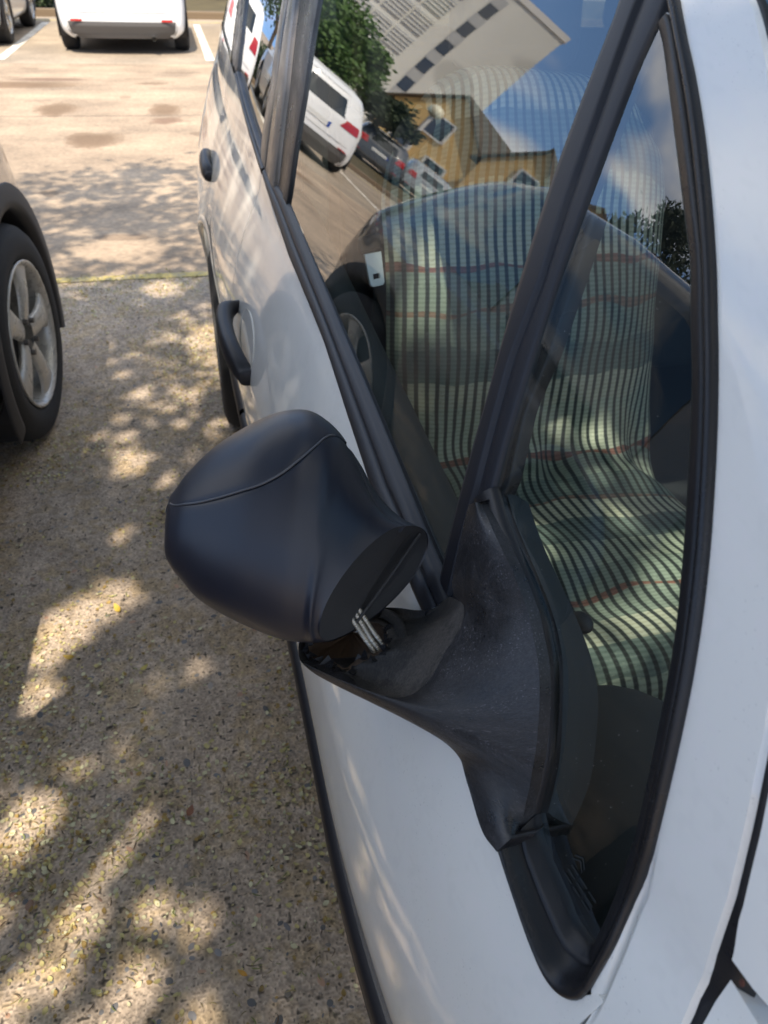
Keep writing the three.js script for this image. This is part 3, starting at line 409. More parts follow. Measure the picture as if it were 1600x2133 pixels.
  // door card and sill inside
  const card = []; for (let i = 0; i <= 40; i++) { const z = mix(-1.5, -.06, i / 40), yt = interp(bi, Math.min(z, -.43)) - (z > -.43 ? (z + .43) * .46 : 0) - .10 * sstep(-.34, -.22, z) - .012; card.push([[yt, .012], [yt + .002, .022], [yt - .002, .045], [yt - .02, .064], [yt - .09, .085], [yt - .22, .10], [yt - .26, .14], [yt - .31, .145], [yt - .34, .10], [.35, .10]].map(([y, o]) => V(Sg(Math.max(.9, Math.min(y, 1.03)), z) + o, y, z))); }
  mesh('door_card', grid(card), M.cabin, door);
  // handle: recess, grip
  const rc = []; for (let k = 0; k <= 16; k++) { const a = k / 16, r = []; for (let j = 0; j <= 32; j++) { const th = j / 32 * 2 * Math.PI; r.push(onB(.812 + .05 * a * Math.sin(th), -1.355 + .092 * a * Math.cos(th), .0015 - .022 * (1 - a ** 4))); } rc.push(r); }
  const handle = group('door_handle', door);
  mesh('recess', grid(rc), M.paint, handle);
  const gp = [onB(.782, -1.262, .004), onB(.79, -1.285, .014), onB(.80, -1.33, .026), onB(.806, -1.39, .032), onB(.813, -1.45, .032), onB(.82, -1.49, .024), onB(.822, -1.51, .002)];
  const gc = new THREE.CatmullRomCurve3(gp), rowsG = []; for (let i = 0; i <= 40; i++) { const t = i / 40, p = gc.getPoint(t), w = .026 * Math.pow(Math.sin(Math.PI * Math.min(.96, Math.max(.08, t))), .45), th = .016, r = []; for (let j = 0; j <= 16; j++) { const a = j / 16 * 2 * Math.PI, c = Math.cos(a), s = Math.sin(a); r.push(p.clone().add(V(-th * Math.sign(c) * Math.abs(c) ** .7, w * Math.sign(s) * Math.abs(s) ** .7, 0))); } rowsG.push(r); }
  rowsG.unshift(rowsG[0].map(() => gc.getPoint(0))); rowsG.push(rowsG[1].map(() => gc.getPoint(1)));
  mesh('grip', grid(rowsG, { weld: true }), M.trim, handle);
}
// A-pillar panel with the shut line, and the panels ahead of the windscreen seal
const screenTab = [...T.screen].sort((a, b) => a[0] - b[0]), sealTab = [...T.sealOutFront].sort((a, b) => a[0] - b[0]);
const shutTab = [[.2, -.1395], [.93, -.1395], [.9357, -.1406], [.9599, -.1468], [.986, -.1571], [1.0022, -.1644], [1.0304, -.1714], [1.0622, -.1824]];
const scrAt = (y) => y < .9912 ? -.1135 + (.9912 - y) * .28 : interp(screenTab, y) - (y > 1.4 ? (y - 1.4) * 1.7 : 0);
const sealAt = (y) => interp(sealTab, y) - (y > 1.3977 ? (y - 1.3977) * 1.6 : 0);
{
  const rows = [], ys = []; for (let k = 0; k <= 90; k++) ys.push(mix(.20, 1.56, k / 90));
  for (const y of ys) {
    const s = y < 1.0622 ? interp(shutTab, y) : sealAt(y) + .0005, z0 = y < .951 ? s : sealAt(y) - .003, z1 = scrAt(y) - .002, r = [];
    const pts = [z0, s - .0022, s - .001, s, s + .001, s + .0022].map((z) => Math.max(z, z0)); const dep = [0, 0, .004, .006, .004, 0];
    pts.forEach((z, i) => r.push(onB(y, z, y >= .951 ? -dep[i] * sstep(1.045, .99, y) : 0)));
    for (let i = 1; i <= 24; i++) r.push(onB(y, mix(s + .0022, z1, i / 24)));
    rows.push(r);
  }
  const parts = [grid(rows, { flip: true })], m = rows[0].length; const e = rows.map((r) => r[m - 1]); parts.push(grid([e, e.map((p) => p.clone().add(V(.012, 0, .006)))]));
  mesh('front_pillar', parts, M.paint, car);
  // windscreen seal
  const sr = []; for (let k = 0; k <= 70; k++) { const y = mix(.93, 1.56, k / 70), z = scrAt(y), w = .0045 + .008 * sstep(1.07, 1.03, y) * sstep(.985, 1.03, y); sr.push([[z - .003, -.004], [z, -.003], [z + w * .5, -.0035], [z + w, -.005], [z + w + .004, -.012]].map(([q, o]) => onB(y, q, o))); }
  mesh('windscreen_seal', grid(sr, { flip: true }), M.rubber, car);
  // bonnet corner above the junction, wing below it
  const b1 = [], b2 = [];
  for (let k = 0; k <= 40; k++) { const t = k / 40, y = mix(1.037, 1.19, t), z0 = scrAt(y) + .0055 + .003 * sstep(1.06, 1.037, y), r = []; for (let i = 0; i <= 24; i++) { const f = i / 24, z = z0 + f * .30; r.push(V(Sb(y, z) + .001 + .55 * f * f, y - f * .06, z)); } b1.push(r); }
  for (let k = 0; k <= 50; k++) { const t = k / 50, y = mix(.22, 1.024, t), z0 = scrAt(y) + .0055 + .003 * sstep(1.0, 1.024, y), r = []; for (let i = 0; i <= 24; i++) { const f = i / 24, z = z0 + f * .62, yy = y - f * .14 * t; r.push(V(Sb(yy, Math.min(z, .05)) + .25 * f * f * f + .001 + (t > .96 ? (t - .96) * .08 : 0), yy, z)); } b2.push(r); }
  const eb = (rows) => { const e = [...rows[0].slice().reverse(), ...rows.map((r) => r[0])]; return grid([e, e.map((p) => p.clone().add(V(.012, -.004, .003)))]); };
  const eb2 = (rows) => { const e = [...rows.map((r) => r[0]), ...rows[rows.length - 1]]; return grid([e, e.map((p) => p.clone().add(V(.014, -.006, .002)))]); };
  mesh('bonnet', [grid(b1, { flip: true }), eb(b1)], M.paint, car);
  mesh('front_wing', [grid(b2, { flip: true }), eb2(b2)], M.paint, car);
  const rust = new THREE.SphereGeometry(.0022, 10, 8); rust.scale(.35, 1.2, .7); rust.translate(Sb(1.03, -.113) + .002, 1.033, -.1115);
  mesh('rust_spot', rust, std({ color: rgb(.09, .03, .02), roughness: .9 }), car);
  // windscreen, roof, far side, tail: they close the cabin
  const ws = []; for (let k = 0; k <= 24; k++) { const y = mix(1.12, 1.56, k / 24), z = scrAt(y) + .006, x0 = Sb(y, z) + .004, r = []; for (let i = 0; i <= 24; i++) { const f = i / 24; r.push(V(mix(x0, 1.80 - x0, f), y, z + .16 * Math.sin(Math.PI * f))); } ws.push(r); }
  mesh('windscreen', grid(ws), M.glass, car);
  const bo = []; for (let k = 0; k <= 8; k++) { const r = [], f = k / 8; for (let i = 0; i <= 12; i++) r.push(V(mix(.62, 1.22, i / 12), 1.10 - f * .22, mix(.12, .85, f))); bo.push(r); }
  mesh('bonnet_skin', grid(bo), M.paint, car);
}
{
  // rear door, rear quarter, sill, tail
  const rearTop = (z) => z > -2.36 ? interp(beltTab, z) : z > -2.8 ? mix(1.109, 1.13, (-2.36 - z) / .44) : 1.13;
  const arch = (y, z) => ((z + 2.5) / .385) ** 2 + ((y - .33) / .36) ** 2 < 1;
  const mk = (z0, z1, nz) => { const rows = []; for (let i = 0; i <= nz; i++) { const z = mix(z0, z1, i / nz), r = []; for (let k = 0; k <= 60; k++) r.push(onB(mix(.20, rearTop(z), k / 60), z)); rows.push(r); } return rows; };
  const cut = (rows) => [grid(rows, { normal: nB, flip: true, keep: (i, j) => !arch(rows[i][j].y, rows[i][j].z) }), grid([rows[0], rows[0].map((p) => p.clone().add(V(.014, 0, 0)))]), grid([rows[rows.length - 1], rows[rows.length - 1].map((p) => p.clone().add(V(.014, 0, 0)))])];
  const rd = mesh('rear_door', cut(mk(-2.56, -1.6245, 60)), M.paint, car);
  mesh('rear_quarter', cut(mk(-3.75, -2.5645, 80)), M.paint, car);
  mesh('belt_moulding', grid(rearBeltRows, { flip: true }), M.trim, rd);
  const strip = []; for (let i = 0; i <= 20; i++) { const z = mix(-2.12, -1.632, i / 20); strip.push([[.425, 0], [.432, .01], [.462, .0135], [.474, .0105], [.486, .0135], [.512, .01], [.519, 0]].map(([y, o]) => onB(y, z, o))); }
  mesh('rub_strip', grid(strip, { flip: true }), M.trim, rd);
  const ring = []; for (let k = 0; k <= 40; k++) { const a = mix(-.25, Math.PI + .25, k / 40), c = Math.cos(a), s = Math.sin(a); ring.push([[1.05, .002], [1.03, .006], [.99, .006], [.97, -.004], [.96, -.06]].map(([q, o]) => onB(.33 + .36 * q * s, -2.5 + .385 * q * c, o))); }
  mesh('wheel_arch', grid(ring, { flip: true }), M.paint, car);
  // door handle of the rear door
  const gp = [onB(.85, -2.42, .000), onB(.855, -2.45, .010), onB(.86, -2.53, .015), onB(.865, -2.61, .012), onB(.866, -2.64, .0)];
  const gc = new THREE.CatmullRomCurve3(gp), rowsG = []; for (let i = 0; i <= 30; i++) { const t = i / 30, p = gc.getPoint(t), w = .028 * Math.pow(Math.sin(Math.PI * Math.min(.97, Math.max(.05, t))), .4), r = []; for (let j = 0; j <= 14; j++) { const a = j / 14 * 2 * Math.PI; r.push(p.clone().add(V(-.018 * Math.cos(a), w * Math.sin(a), 0))); } rowsG.push(r); }
  rowsG.unshift(rowsG[0].map(() => gc.getPoint(0))); rowsG.push(rowsG[1].map(() => gc.getPoint(1)));
  mesh('door_handle', grid(rowsG, { weld: true }), M.trim, rd);
  // rear window
  const zA = (y) => interp(T.rearGlassFront, y) - (y > 1.3138 ? (y - 1.3138) * .5 : 0), zB = (y) => interp(T.rearGlassBack, y) - (y > 1.27 ? (y - 1.27) * .8 : 0), zC = (y) => interp(T.rearRubBack, y) - (y > 1.25 ? (y - 1.25) * .8 : 0);
  const gr = [], rb = [], cp = [], cf = [], rw = [];
  for (let k = 0; k <= 30; k++) {
    const y = mix(1.03, 1.52, k / 30), r = []; for (let i = 0; i <= 20; i++) r.push(onG(y, mix(zB(y) - .02, zA(y) + .02, i / 20))); gr.push(r);
    rb.push([[zC(y), -.004], [zC(y) + .01, .006], [mix(zC(y), zB(y), .5), .009], [zB(y) - .008, .006], [zB(y), -.004]].map(([z, o]) => onG(y, z, o)));
    const zg = interp(T.coverGroove, y) - (y > 1.319 ? (y - 1.319) * .6 : 0), zf = interp(T.coverFront, y) - (y > 1.324 ? (y - 1.324) * .7 : 0), ze = interp(T.glassRear, y) - (y > 1.335 ? (y - 1.335) * .6 : 0);
    cp.push([[zA(y), -.004], [zA(y) + .006, .008], [mix(zA(y), zg, .5), .011], [zg - .009, .0105], [zg - .004, .002]].map(([z, o]) => onG(y, z, o)));
    cf.push([[zg + .002, .002], [zg + .007, .0105], [mix(zg, zf, .5), .011], [zf - .006, .0095], [zf, -.002]].map(([z, o]) => onG(y, z, o)));
    rw.push([[zf - .002, -.004], [zf + .01, .004], [mix(zf, ze, .5), .003], [mix(zf, ze, .6), .0055], [ze - .006, .0045], [ze, -.004]].map(([z, o]) => onG(y, z, o)));
  }
  mesh('window_glass', grid(gr, { normal: nG }), M.glass, rd);
  mesh('window_seal', grid(rb), M.rubber, rd);
  mesh('pillar_cover', grid(cp), std({ color: rgb(.10, .088, .078), roughness: .55, roughnessMap: scaled(smudge, 3) }), rd);
  const fd = car.getObjectByName('front_door');
  mesh('pillar_cover', grid(cf), std({ color: rgb(.10, .088, .078), roughness: .55, roughnessMap: scaled(smudge, 3) }), fd);
  mesh('window_seal', grid(rw), M.rubber, fd);
  // rear pillar above the belt
  const rp = []; for (let k = 0; k <= 30; k++) { const y = mix(1.09, 1.54, k / 30), r = []; for (let i = 0; i <= 20; i++) { const f = i / 20; r.push(onG(y, mix(zC(y) + .002, -3.72 + (y - 1.1) * .5, f), .008)); } rp.push(r); }
  mesh('rear_pillar', grid(rp), M.paint, car);
  // roof, far side, tail and floor
  const W = 1.80, roof = []; for (let k = 0; k <= 30; k++) { const z = mix(-.66, -3.60, k / 30), r = []; for (let i = 0; i <= 30; i++) { const f = i / 30, e = Math.abs(f - .5) * 2, x0 = Sg(1.5, z) - .008; r.push(V(mix(x0, W - x0, f), 1.505 + .125 * Math.pow(1 - e ** 3.2, .6) - .03 * sstep(-3.1, -3.6, z), z)); } roof.push(r); }
  mesh('roof', grid(roof), M.paint, car);
  mesh('headlining', grid(roof.map((r) => r.map((p) => p.clone().add(V(0, -.03, 0))))), M.cabin, car);
  const far = []; for (let i = 0; i <= 20; i++) { const z = mix(-3.75, .1, i / 20), r = []; for (let k = 0; k <= 16; k++) { const y = mix(.2, 1.02, k / 16); r.push(V(W - Sb(y, z), y, z)); } far.push(r); }
  mesh('far_door', [grid(far), grid(far.map((r) => r.map((p) => p.clone().add(V(-.06, 0, 0)))))], M.paint, car);
  for (const [z0, z1] of [[-.56, -.50], [-1.62, -1.48], [-2.75, -2.6]]) { const r = []; for (let k = 0; k <= 10; k++) { const y = mix(1.0, 1.52, k / 10); r.push([V(W - Sg(y, z0), y, z0), V(W - Sg(y, z1), y, z1)]); } mesh('far_pillar', grid(r), M.cabinBlack, car); }
  const tail = []; for (let k = 0; k <= 20; k++) { const y = mix(.3, 1.52, k / 20), z = -3.75 + sstep(.9, 1.52, y) * .2, x0 = Sb(y, -3.7), r = []; for (let i = 0; i <= 16; i++) r.push(V(mix(x0, W - x0, i / 16), y, z - .05 * Math.sin(Math.PI * i / 16))); tail.push(r); }
  mesh('tailgate', grid(tail, { keep: (i) => i < 13 || i > 18 }), M.paint, car);
  mesh('rear_screen', grid(tail.slice(12).map((r) => r.map((p) => p.clone().add(V(0, 0, .01))))), M.tinted, car);
  const fg = []; for (let k = 0; k <= 8; k++) { const y = mix(1.0, 1.58, k / 8), r = []; for (let i = 0; i <= 20; i++) { const z = mix(-3.74, -.3, i / 20); r.push(V(W - Sg(y, z), y, z)); } fg.push(r); }
  mesh('far_glass', grid(fg), M.tinted, car);
  mesh('cabin_floor', [box(1.6, .04, 3.6, .9, .28, -1.85), box(1.5, .6, .04, .9, .58, .06), box(1.36, .75, .14, .95, .86, -2.42, .06), box(1.3, .2, .5, .95, .5, -2.1, .05), box(1.4, .03, 1.1, .9, 1.08, -3.1, .01)], M.cabin, car);
  // inner skin behind the shut lines
  const inn = []; for (let i = 0; i <= 60; i++) { const z = mix(-3.6, .0, i / 60), r = []; for (let k = 0; k <= 20; k++) { const y = mix(.2, Math.min(.93, rearTop(Math.max(-2.3, z)) - .03), k / 20); r.push(V(Sb(y, z) + .022, y, z)); } inn.push(r); }
  mesh('inner_skin', grid(inn, { keep: (i, j) => !arch(inn[i][j].y, inn[i][j].z) }), M.paint, car);
  const ip = []; for (let k = 0; k <= 40; k++) { const y = mix(.90, 1.56, k / 40); ip.push([V(Sb(y, sealAt(y)) + .03, y, sealAt(y) - .004), V(Sb(y, scrAt(y)) + .03, y, scrAt(y)), V(Sb(y, scrAt(y)) + .06, y, scrAt(y) + .02)]); }
  mesh('pillar_lining', grid(ip), M.cabinBlack, car);
}
// dashboard
{
  const d = []; for (let i = 0; i <= 30; i++) { const x = mix(.17, 1.62, i / 30), e = sstep(0, .06, i / 30), r = []; for (const [y, z] of [[.48, -.30], [.58, -.40], [.68, -.44], [.745, -.43], [.785, -.38], [.81, -.30], [.84, -.18], [.88, -.02], [.92, .1]]) r.push(V(x, mix(.74, y, Math.pow(e, .5)), mix(-.25, z, Math.pow(e, .5)))); d.push(r); }
  mesh('dashboard', grid(d), M.cabin, car);
  const lobe = new THREE.SphereGeometry(.5, 32, 20); lobe.scale(.22, .20, .30); lobe.rotateX(.25); lobe.translate(.285, .745, -.33);
  mesh('air_vent_pod', lobe, M.cabin, car);
  const rearHead = (x) => { const b = new RoundedBoxGeometry(.24, .17, .09, 5, .045); b.translate(x, 1.30, -2.46); mesh('rear_headrest', b, M.seatCloth, car); }; rearHead(.5); rearHead(1.3);
  const sw = tube(Array.from({ length: 24 }, (_, i) => { const a = i / 24 * 2 * Math.PI; return V(1.28 + .18 * Math.cos(a), .93 + .15 * Math.sin(a), -.62 - .08 * Math.sin(a)); }), .014, 60, 8, true);
  mesh('steering_wheel', sw, M.cabinBlack, car);
}
// wheels of the white car
function wheel(parent, x, y, z, R, w, rim, spokes, side, mats = {}) { // side: -1 faces -x
  const g = group('wheel', parent); g.position.set(x, y, z);
  const prof = [[rim * .98, -w / 2 + .012], [rim + .006, -w / 2 + .004], [rim + .02, -w / 2 - .004], [mix(rim, R, .5), -w / 2 - .006], [R - .022, -w / 2 + .004], [R - .006, -w / 2 + .022], [R, -w / 2 + .045], [R, w / 2 - .045], [R - .02, w / 2], [rim, w / 2]];
  const rows = prof.map(([r, a]) => { const o = []; for (let i = 0; i <= 64; i++) { const t = i / 64 * 2 * Math.PI; o.push(V(a * -side, r * Math.cos(t), r * Math.sin(t))); } return o; });
  mesh('tyre', grid(rows, { weld: true }), M.tyre, g);
  const F = -w / 2, rp = [[rim * .99, F + .006], [rim * 1.0, F - .001], [rim * .965, F - .002], [rim * .93, F + .008], [rim * .90, F + .03], [rim * .88, F + .12]];
  const rr2 = rp.map(([r, a]) => { const o = []; for (let i = 0; i <= 64; i++) { const t = i / 64 * 2 * Math.PI; o.push(V(a * -side, r * Math.cos(t), r * Math.sin(t))); } return o; });
  const parts = [grid(rr2, { weld: true })];
  for (let s = 0; s < spokes; s++) { // rounded, tapering spokes
    const sp = []; for (let k = 0; k <= 14; k++) { const t = k / 14, r = mix(rim * .18, rim * .94, t), hw = rim * (.14 + .03 * t + .16 * t ** 5), dep = .016 + .006 * t, f = F + .016 - .012 * Math.sin(Math.PI * t * .8), row = []; for (let j = 0; j <= 10; j++) { const a = j / 10 * Math.PI; row.push([r, -Math.cos(a) * hw, f + dep - Math.sin(a) ** .6 * dep]); } sp.push(row); }
    const an = s / spokes * 2 * Math.PI + .3; parts.push(grid(sp.map((row) => row.map(([r, q, a]) => V(a * -side, r * Math.cos(an) - q * Math.sin(an), r * Math.sin(an) + q * Math.cos(an))))));
  }
  const hub = new THREE.LatheGeometry([[0, F - .002], [rim * .14, F - .001], [rim * .17, F + .004], [rim * .2, F + .004], [rim * .30, F + .010], [rim * .32, F + .04]].map(([r, a]) => new THREE.Vector2(r, a)), 40); hub.rotateZ(Math.PI / 2); if (side < 0) { hub.rotateY(Math.PI); } hub.rotateY(Math.PI); 
  hub.scale(1, 1, 1); parts.push(hub);
  mesh('rim', parts, mats.rim || M.alloy, g);
  if (mats.nuts) for (let s = 0; s < 5; s++) { const a = s / 5 * 2 * Math.PI + .3 + Math.PI / 5, n = new THREE.CylinderGeometry(.009, .009, .014, 8); n.rotateZ(Math.PI / 2); n.translate((F + .012) * -side, rim * .235 * Math.cos(a), rim * .235 * Math.sin(a)); mesh('wheel_nut', n, M.nut, g); }
  const disc = new THREE.CylinderGeometry(rim * .86, rim * .86, .02, 40); disc.rotateZ(Math.PI / 2); disc.translate((F + .13) * -side, 0, 0);
  mesh('brake_disc', disc, M.blackPlastic, g);
  return g;
}
wheel(car, .075, .31, -2.52, .31, .20, .20, 7, -1, { rim: std({ color: rgb(.42, .42, .42), roughness: .45, metalness: .4 }) });
wheel(car, .115, .31, .32, .31, .20, .20, 7, -1);

// ---------------------------------------------------------------- seat, belt
{
  const seat = group('front_seat', car);
  const cushion = new RoundedBoxGeometry(.52, .16, .60, 6, .07); cushion.rotateX(-.06); cushion.translate(.55, .49, -.93); mesh('cushion', cushion, M.seatCloth, seat);
  const back = new RoundedBoxGeometry(.50, .66, .14, 6, .065); back.rotateX(-.32); back.translate(.55, .87, -1.36); mesh('backrest', back, M.seatCloth, seat);
  const head = new RoundedBoxGeometry(.25, .17, .09, 6, .045); head.rotateX(-.2); head.translate(.55, 1.31, -1.56); mesh('headrest', head, M.seatCloth, seat);
  const belt = group('seat_belt', car);
  const web = []; for (let i = 0; i <= 24; i++) { const t = i / 24, p = V(mix(.195, .235, t), mix(1.28, .50, t), mix(-1.50, -1.33, t)); web.push([p.clone().add(V(-.006, 0, .022)), p.clone().add(V(-.010, .002, 0)), p.clone().add(V(.0, 0, -.024))]); }
  mesh('webbing', grid(web), M.cabinBlack, belt);
  const bkl = new RoundedBoxGeometry(.05, .028, .012, 3, .005); bkl.rotateY(.5); bkl.translate(.238, .985, -1.352); mesh('tongue_cover', bkl, M.cabinBlack, belt);
  const sh = new THREE.Shape(); sh.moveTo(-.017, 0); sh.lineTo(.017, 0); sh.lineTo(.015, -.05); sh.quadraticCurveTo(.014, -.056, .008, -.056); sh.lineTo(-.008, -.056); sh.quadraticCurveTo(-.014, -.056, -.015, -.05); sh.closePath();
  const ho = new THREE.Path(); ho.moveTo(-.007, -.035); ho.lineTo(.007, -.035); ho.lineTo(.007, -.044); ho.lineTo(-.007, -.044); ho.closePath(); sh.holes.push(ho);
  const tg = new THREE.ExtrudeGeometry(sh, { depth: .003, bevelEnabled: true, bevelSize: .0008, bevelThickness: .0008, bevelSegments: 1 }); tg.rotateX(-.35); tg.rotateY(.35); tg.translate(.240, .972, -1.335);
  mesh('tongue', tg, std({ color: rgb(.72, .74, .72), roughness: .3, metalness: .3 }), belt);
  mesh('pillar_trim', [box(.07, .62, .17, .235, .86, -1.50, .03), box(.06, .35, .14, .285, 1.22, -1.56, .028)], M.cabinBlack, car);
}
// ---------------------------------------------------------------- wing mirror
{
  const wm = group('wing_mirror', car);
  // mount: sail plate and arm
  const N = 110, Mc = 30, cols = [0, 1, 2, 3].map((c) => { const cv = new THREE.CatmullRomCurve3(SAIL.map((r) => A3(r[c])), false, 'centripetal'); return Array.from({ length: N + 1 }, (_, i) => cv.getPoint(i / N)); });
  const rows = []; for (let i = 0; i <= N; i++) { const cv = new THREE.CatmullRomCurve3([0, 1, 2, 3].map((c) => cols[c][i]), false, 'centripetal'); rows.push(Array.from({ length: Mc + 1 }, (_, j) => cv.getPoint(j / Mc))); }
  for (let it = 0; it < 36; it++) for (let i = 1; i < N; i++) for (let j = 1; j < Mc; j++) rows[i][j].multiplyScalar(.2).addScaledVector(rows[i - 1][j], .2).addScaledVector(rows[i + 1][j], .2).addScaledVector(rows[i][j - 1], .2).addScaledVector(rows[i][j + 1], .2);
  const L = rows.map((r) => r[0]), bk = V(.03, -.012, -.012);
  const eL = [L, L.map((p) => p.clone().addScaledVector(bk, .25)), L.map((p, i) => { const t = i / N; const deep = sstep(.56, .64, t) * sstep(.86, .78, t); return p.clone().addScaledVector(bk, 1).add(V(.05 * deep, -.01 * deep, 0)); })];
  const R = rows.map((r) => r[Mc]), eR = [R, R.map((p) => p.clone().add(V(.008, -.001, 0)))];
  const bot = rows[N], eB = [bot, bot.map((p) => p.clone().add(V(.02, -.002, -.002)))], top = rows[0], eT = [top, top.map((p) => p.clone().add(V(.014, 0, -.002)))];
  mesh('mount', [grid(rows), grid(eL), grid(eR), grid(eB), grid(eT)], M.sail, wm);
  // scooped seat with the torn socket
  const n = 96, rim = spline(RIM.map(A3), n, true), hole = spline(HOLE.map(A3), n, true);
  const view = V(.2007, -.5976, -.7762), DIP = V(.006, -.009, .0055), sc = [];
  for (let k = 0; k <= 12; k++) { const t = k / 12; sc.push(rim.map((p, j) => p.clone().lerp(hole[j], t).addScaledVector(DIP, 4 * t * (1 - t) * (Math.exp(-((j / 7) ** 2)) + Math.exp(-(((j - n) / 9) ** 2)))).addScaledVector(view, .0095 * Math.sin(Math.PI * Math.min(1, t * 1.05)) + .0012 * sstep(.15, .4, t) * noise.noise(p.x * 90, p.y * 90, t * 2) + (t > .9 ? .002 * noise.noise(p.x * 400, p.y * 400, 3) : 0)))); }
  mesh('socket', grid(sc, { uv: (i, j, p) => [p.x, p.z + p.y * .3] }), M.scoop, wm);
  const cen = hole.reduce((a, p) => a.add(p), V(0, 0, 0)).multiplyScalar(1 / hole.length).addScaledVector(view, .03), cav = [];
  for (let k = 0; k <= 8; k++) { const t = k / 8; cav.push(hole.map((p, j) => p.clone().lerp(cen, t < .6 ? t * .25 : mix(.15, 1, (t - .6) / .4)).addScaledVector(view, .026 * Math.min(1, t / .6)).add(V(0, .002 * noise.noise(j * .4, t * 3, 1), 0)))); }
  mesh('cavity', grid(cav), M.cavity, wm);
  // torn collar round the socket
  const co = spline(COLLAR.map(A3), 40).map((p) => p.addScaledVector(view, -.0015)), ci = co.map((p) => p.clone().lerp(V(.034, .974, -.4166), .30).addScaledVector(view, .002));
  mesh('collar', [grid(co.map((p, i) => [p.clone().addScaledVector(view, .004), p, p.clone().lerp(ci[i], .3).addScaledVector(view, -.0012), ci[i], ci[i].clone().addScaledVector(view, .008)]))], M.scoop, wm);
  const rag = []; for (let k = 0; k < 26; k++) { const j = Math.floor((k / 26) * n * .62), p = hole[j], q = V(.5 - rnd(), .5 - rnd(), .5 - rnd()).multiplyScalar(.006), g = new THREE.TetrahedronGeometry(rr(.0025, .0055)); g.scale(1.6, .7, 1); g.rotateX(rr(0, 3)); g.rotateZ(rr(0, 3)); g.translate(p.x + q.x, p.y + q.y, p.z + q.z); rag.push(g); }
  mesh('torn_edge', rag, M.rubber, wm);
  for (const c of CABLES) {
    const a = A3(c[0]), d = A3(c[0]).sub(A3(c[1])), b = A3(c[2]), e = b.clone().sub(A3(c[1]));
    const cv = new THREE.CatmullRomCurve3([a.clone().addScaledVector(d, 1.6), a, A3(c[1]), b, b.clone().addScaledVector(e, .6).add(V(0, -.01, 0))]), rws = [];
    for (let i = 0; i <= 150; i++) { const p = cv.getPoint(i / 150), tn = cv.getTangent(i / 150), u = V(0, 1, 0).cross(tn).normalize(), w = tn.clone().cross(u), r = .0021 + .0004 * Math.sin(i * 2.1), row = []; for (let j = 0; j <= 10; j++) { const t = j / 10 * 2 * Math.PI; row.push(p.clone().addScaledVector(u, r * Math.cos(t)).addScaledVector(w, r * Math.sin(t))); } rws.push(row); }
    mesh('cable', grid(rws, { weld: true }), M.cable, wm);
  }
  // head: lofted stations (centre, half-height, half-depth)
  const cC = new THREE.CatmullRomCurve3(HEAD.map((s) => A3(s[0])), false, 'centripetal'), cA = HEAD.map((s) => A3(s[1])), cB = HEAD.map((s) => A3(s[2])), cF = HEAD.map((s) => A3(s[3]));
  const K = HEAD.length - 1, cr = (arr, t) => { const i = Math.min(K - 1, Math.floor(t * K)), f = t * K - i, p = (q) => arr[Math.max(0, Math.min(K, q))]; const a = p(i - 1), b = p(i), c = p(i + 1), d = p(i + 2); return V(...['x', 'y', 'z'].map((k) => .5 * (2 * b[k] + (c[k] - a[k]) * f + (2 * a[k] - 5 * b[k] + 4 * c[k] - d[k]) * f * f + (3 * b[k] - a[k] - 3 * c[k] + d[k]) * f * f * f))); };
  const cCen = HEAD.map((s) => A3(s[0]));
  const phiTab = [[0, 0], [.05, .30], [1, .74], [2, 1.05], [3, 1.28], [4, 1.36], [5, 1.34], [6, 1.30], [7, 1.12], [8, .84], [8.6, .55], [9, .12], [9.3, 0], [14, 0]].map(([k, v]) => [k / K, v]);
  const backTab = [[0, 0], [.3, -.6], [1, -1.1], [3, -1.5], [7, -1.5], [8.4, -1.0], [9.3, 0], [14, 0]].map(([k, v]) => [k / K, v]);
  const sm = (tab, t) => { let s = 0; for (let k = -6; k <= 6; k++) s += interp(tab, Math.max(0, Math.min(1, t + k * .009))); return s / 13; };
  const spow = (c, e) => Math.sign(c) * Math.abs(c) ** e;
  const P = (t, ph, inset = 0) => { const C = cr(cCen, t), A = cr(cA, t), c = Math.cos(ph), s = Math.sin(ph), back = s < 0, e = mix(.88, 1, sstep(.75, 1, t)); const p = C.clone().addScaledVector(A, spow(c, e)).addScaledVector(back ? cr(cF, t) : cr(cB, t), back ? Math.abs(s) ** mix(.6, 1, sstep(.7, 1, t)) : s ** e); if (inset) p.addScaledVector(p.clone().sub(C).normalize(), -inset); return p; };
  const ts = []; for (let i = 0; i <= 110; i++) ts.push(i / 110);
  const tCap = []; for (let i = 0; i <= 80; i++) tCap.push(mix(.0015, 9.25 / K, i / 80));
  const shellRows = ts.map((t) => { const a = sm(phiTab, t) + .004, b = 2 * Math.PI + sm(backTab, t) - .006, r = []; r.push(P(t, a, .006)); r.push(P(t, a, .0016)); r.push(P(t, a + .010, .0009)); r.push(P(t, a + .03, .0002)); for (let j = 0; j <= 72; j++) r.push(P(t, mix(a + .06, b - .012, j / 72))); r.push(P(t, b, .0012)); r.push(P(t, b, .005)); return r; });
  const housing = mesh('housing', grid(shellRows), M.shell, wm);
  const capRows = tCap.map((t) => { const a = sm(backTab, t) + .008, b = Math.max(a + .002, sm(phiTab, t) - .004), r = []; r.push(P(t, a, .006)); r.push(P(t, a, .001)); for (let j = 0; j <= 40; j++) r.push(P(t, mix(a + .01, Math.max(a + .01, b - .012), j / 40), -.0003)); r.push(P(t, b, .0008)); r.push(P(t, b, .006)); return r; });
  mesh('cap', grid(capRows), M.cap, wm);
  const lipPts = tCap.filter((t, i) => i % 2 === 0 && t > .02 && t < 9.0 / K).map((t) => P(t, sm(phiTab, t) + .002, .0001));
  mesh('seam_lip', tube(lipPts, .0009, 160, 8), M.lip, wm);
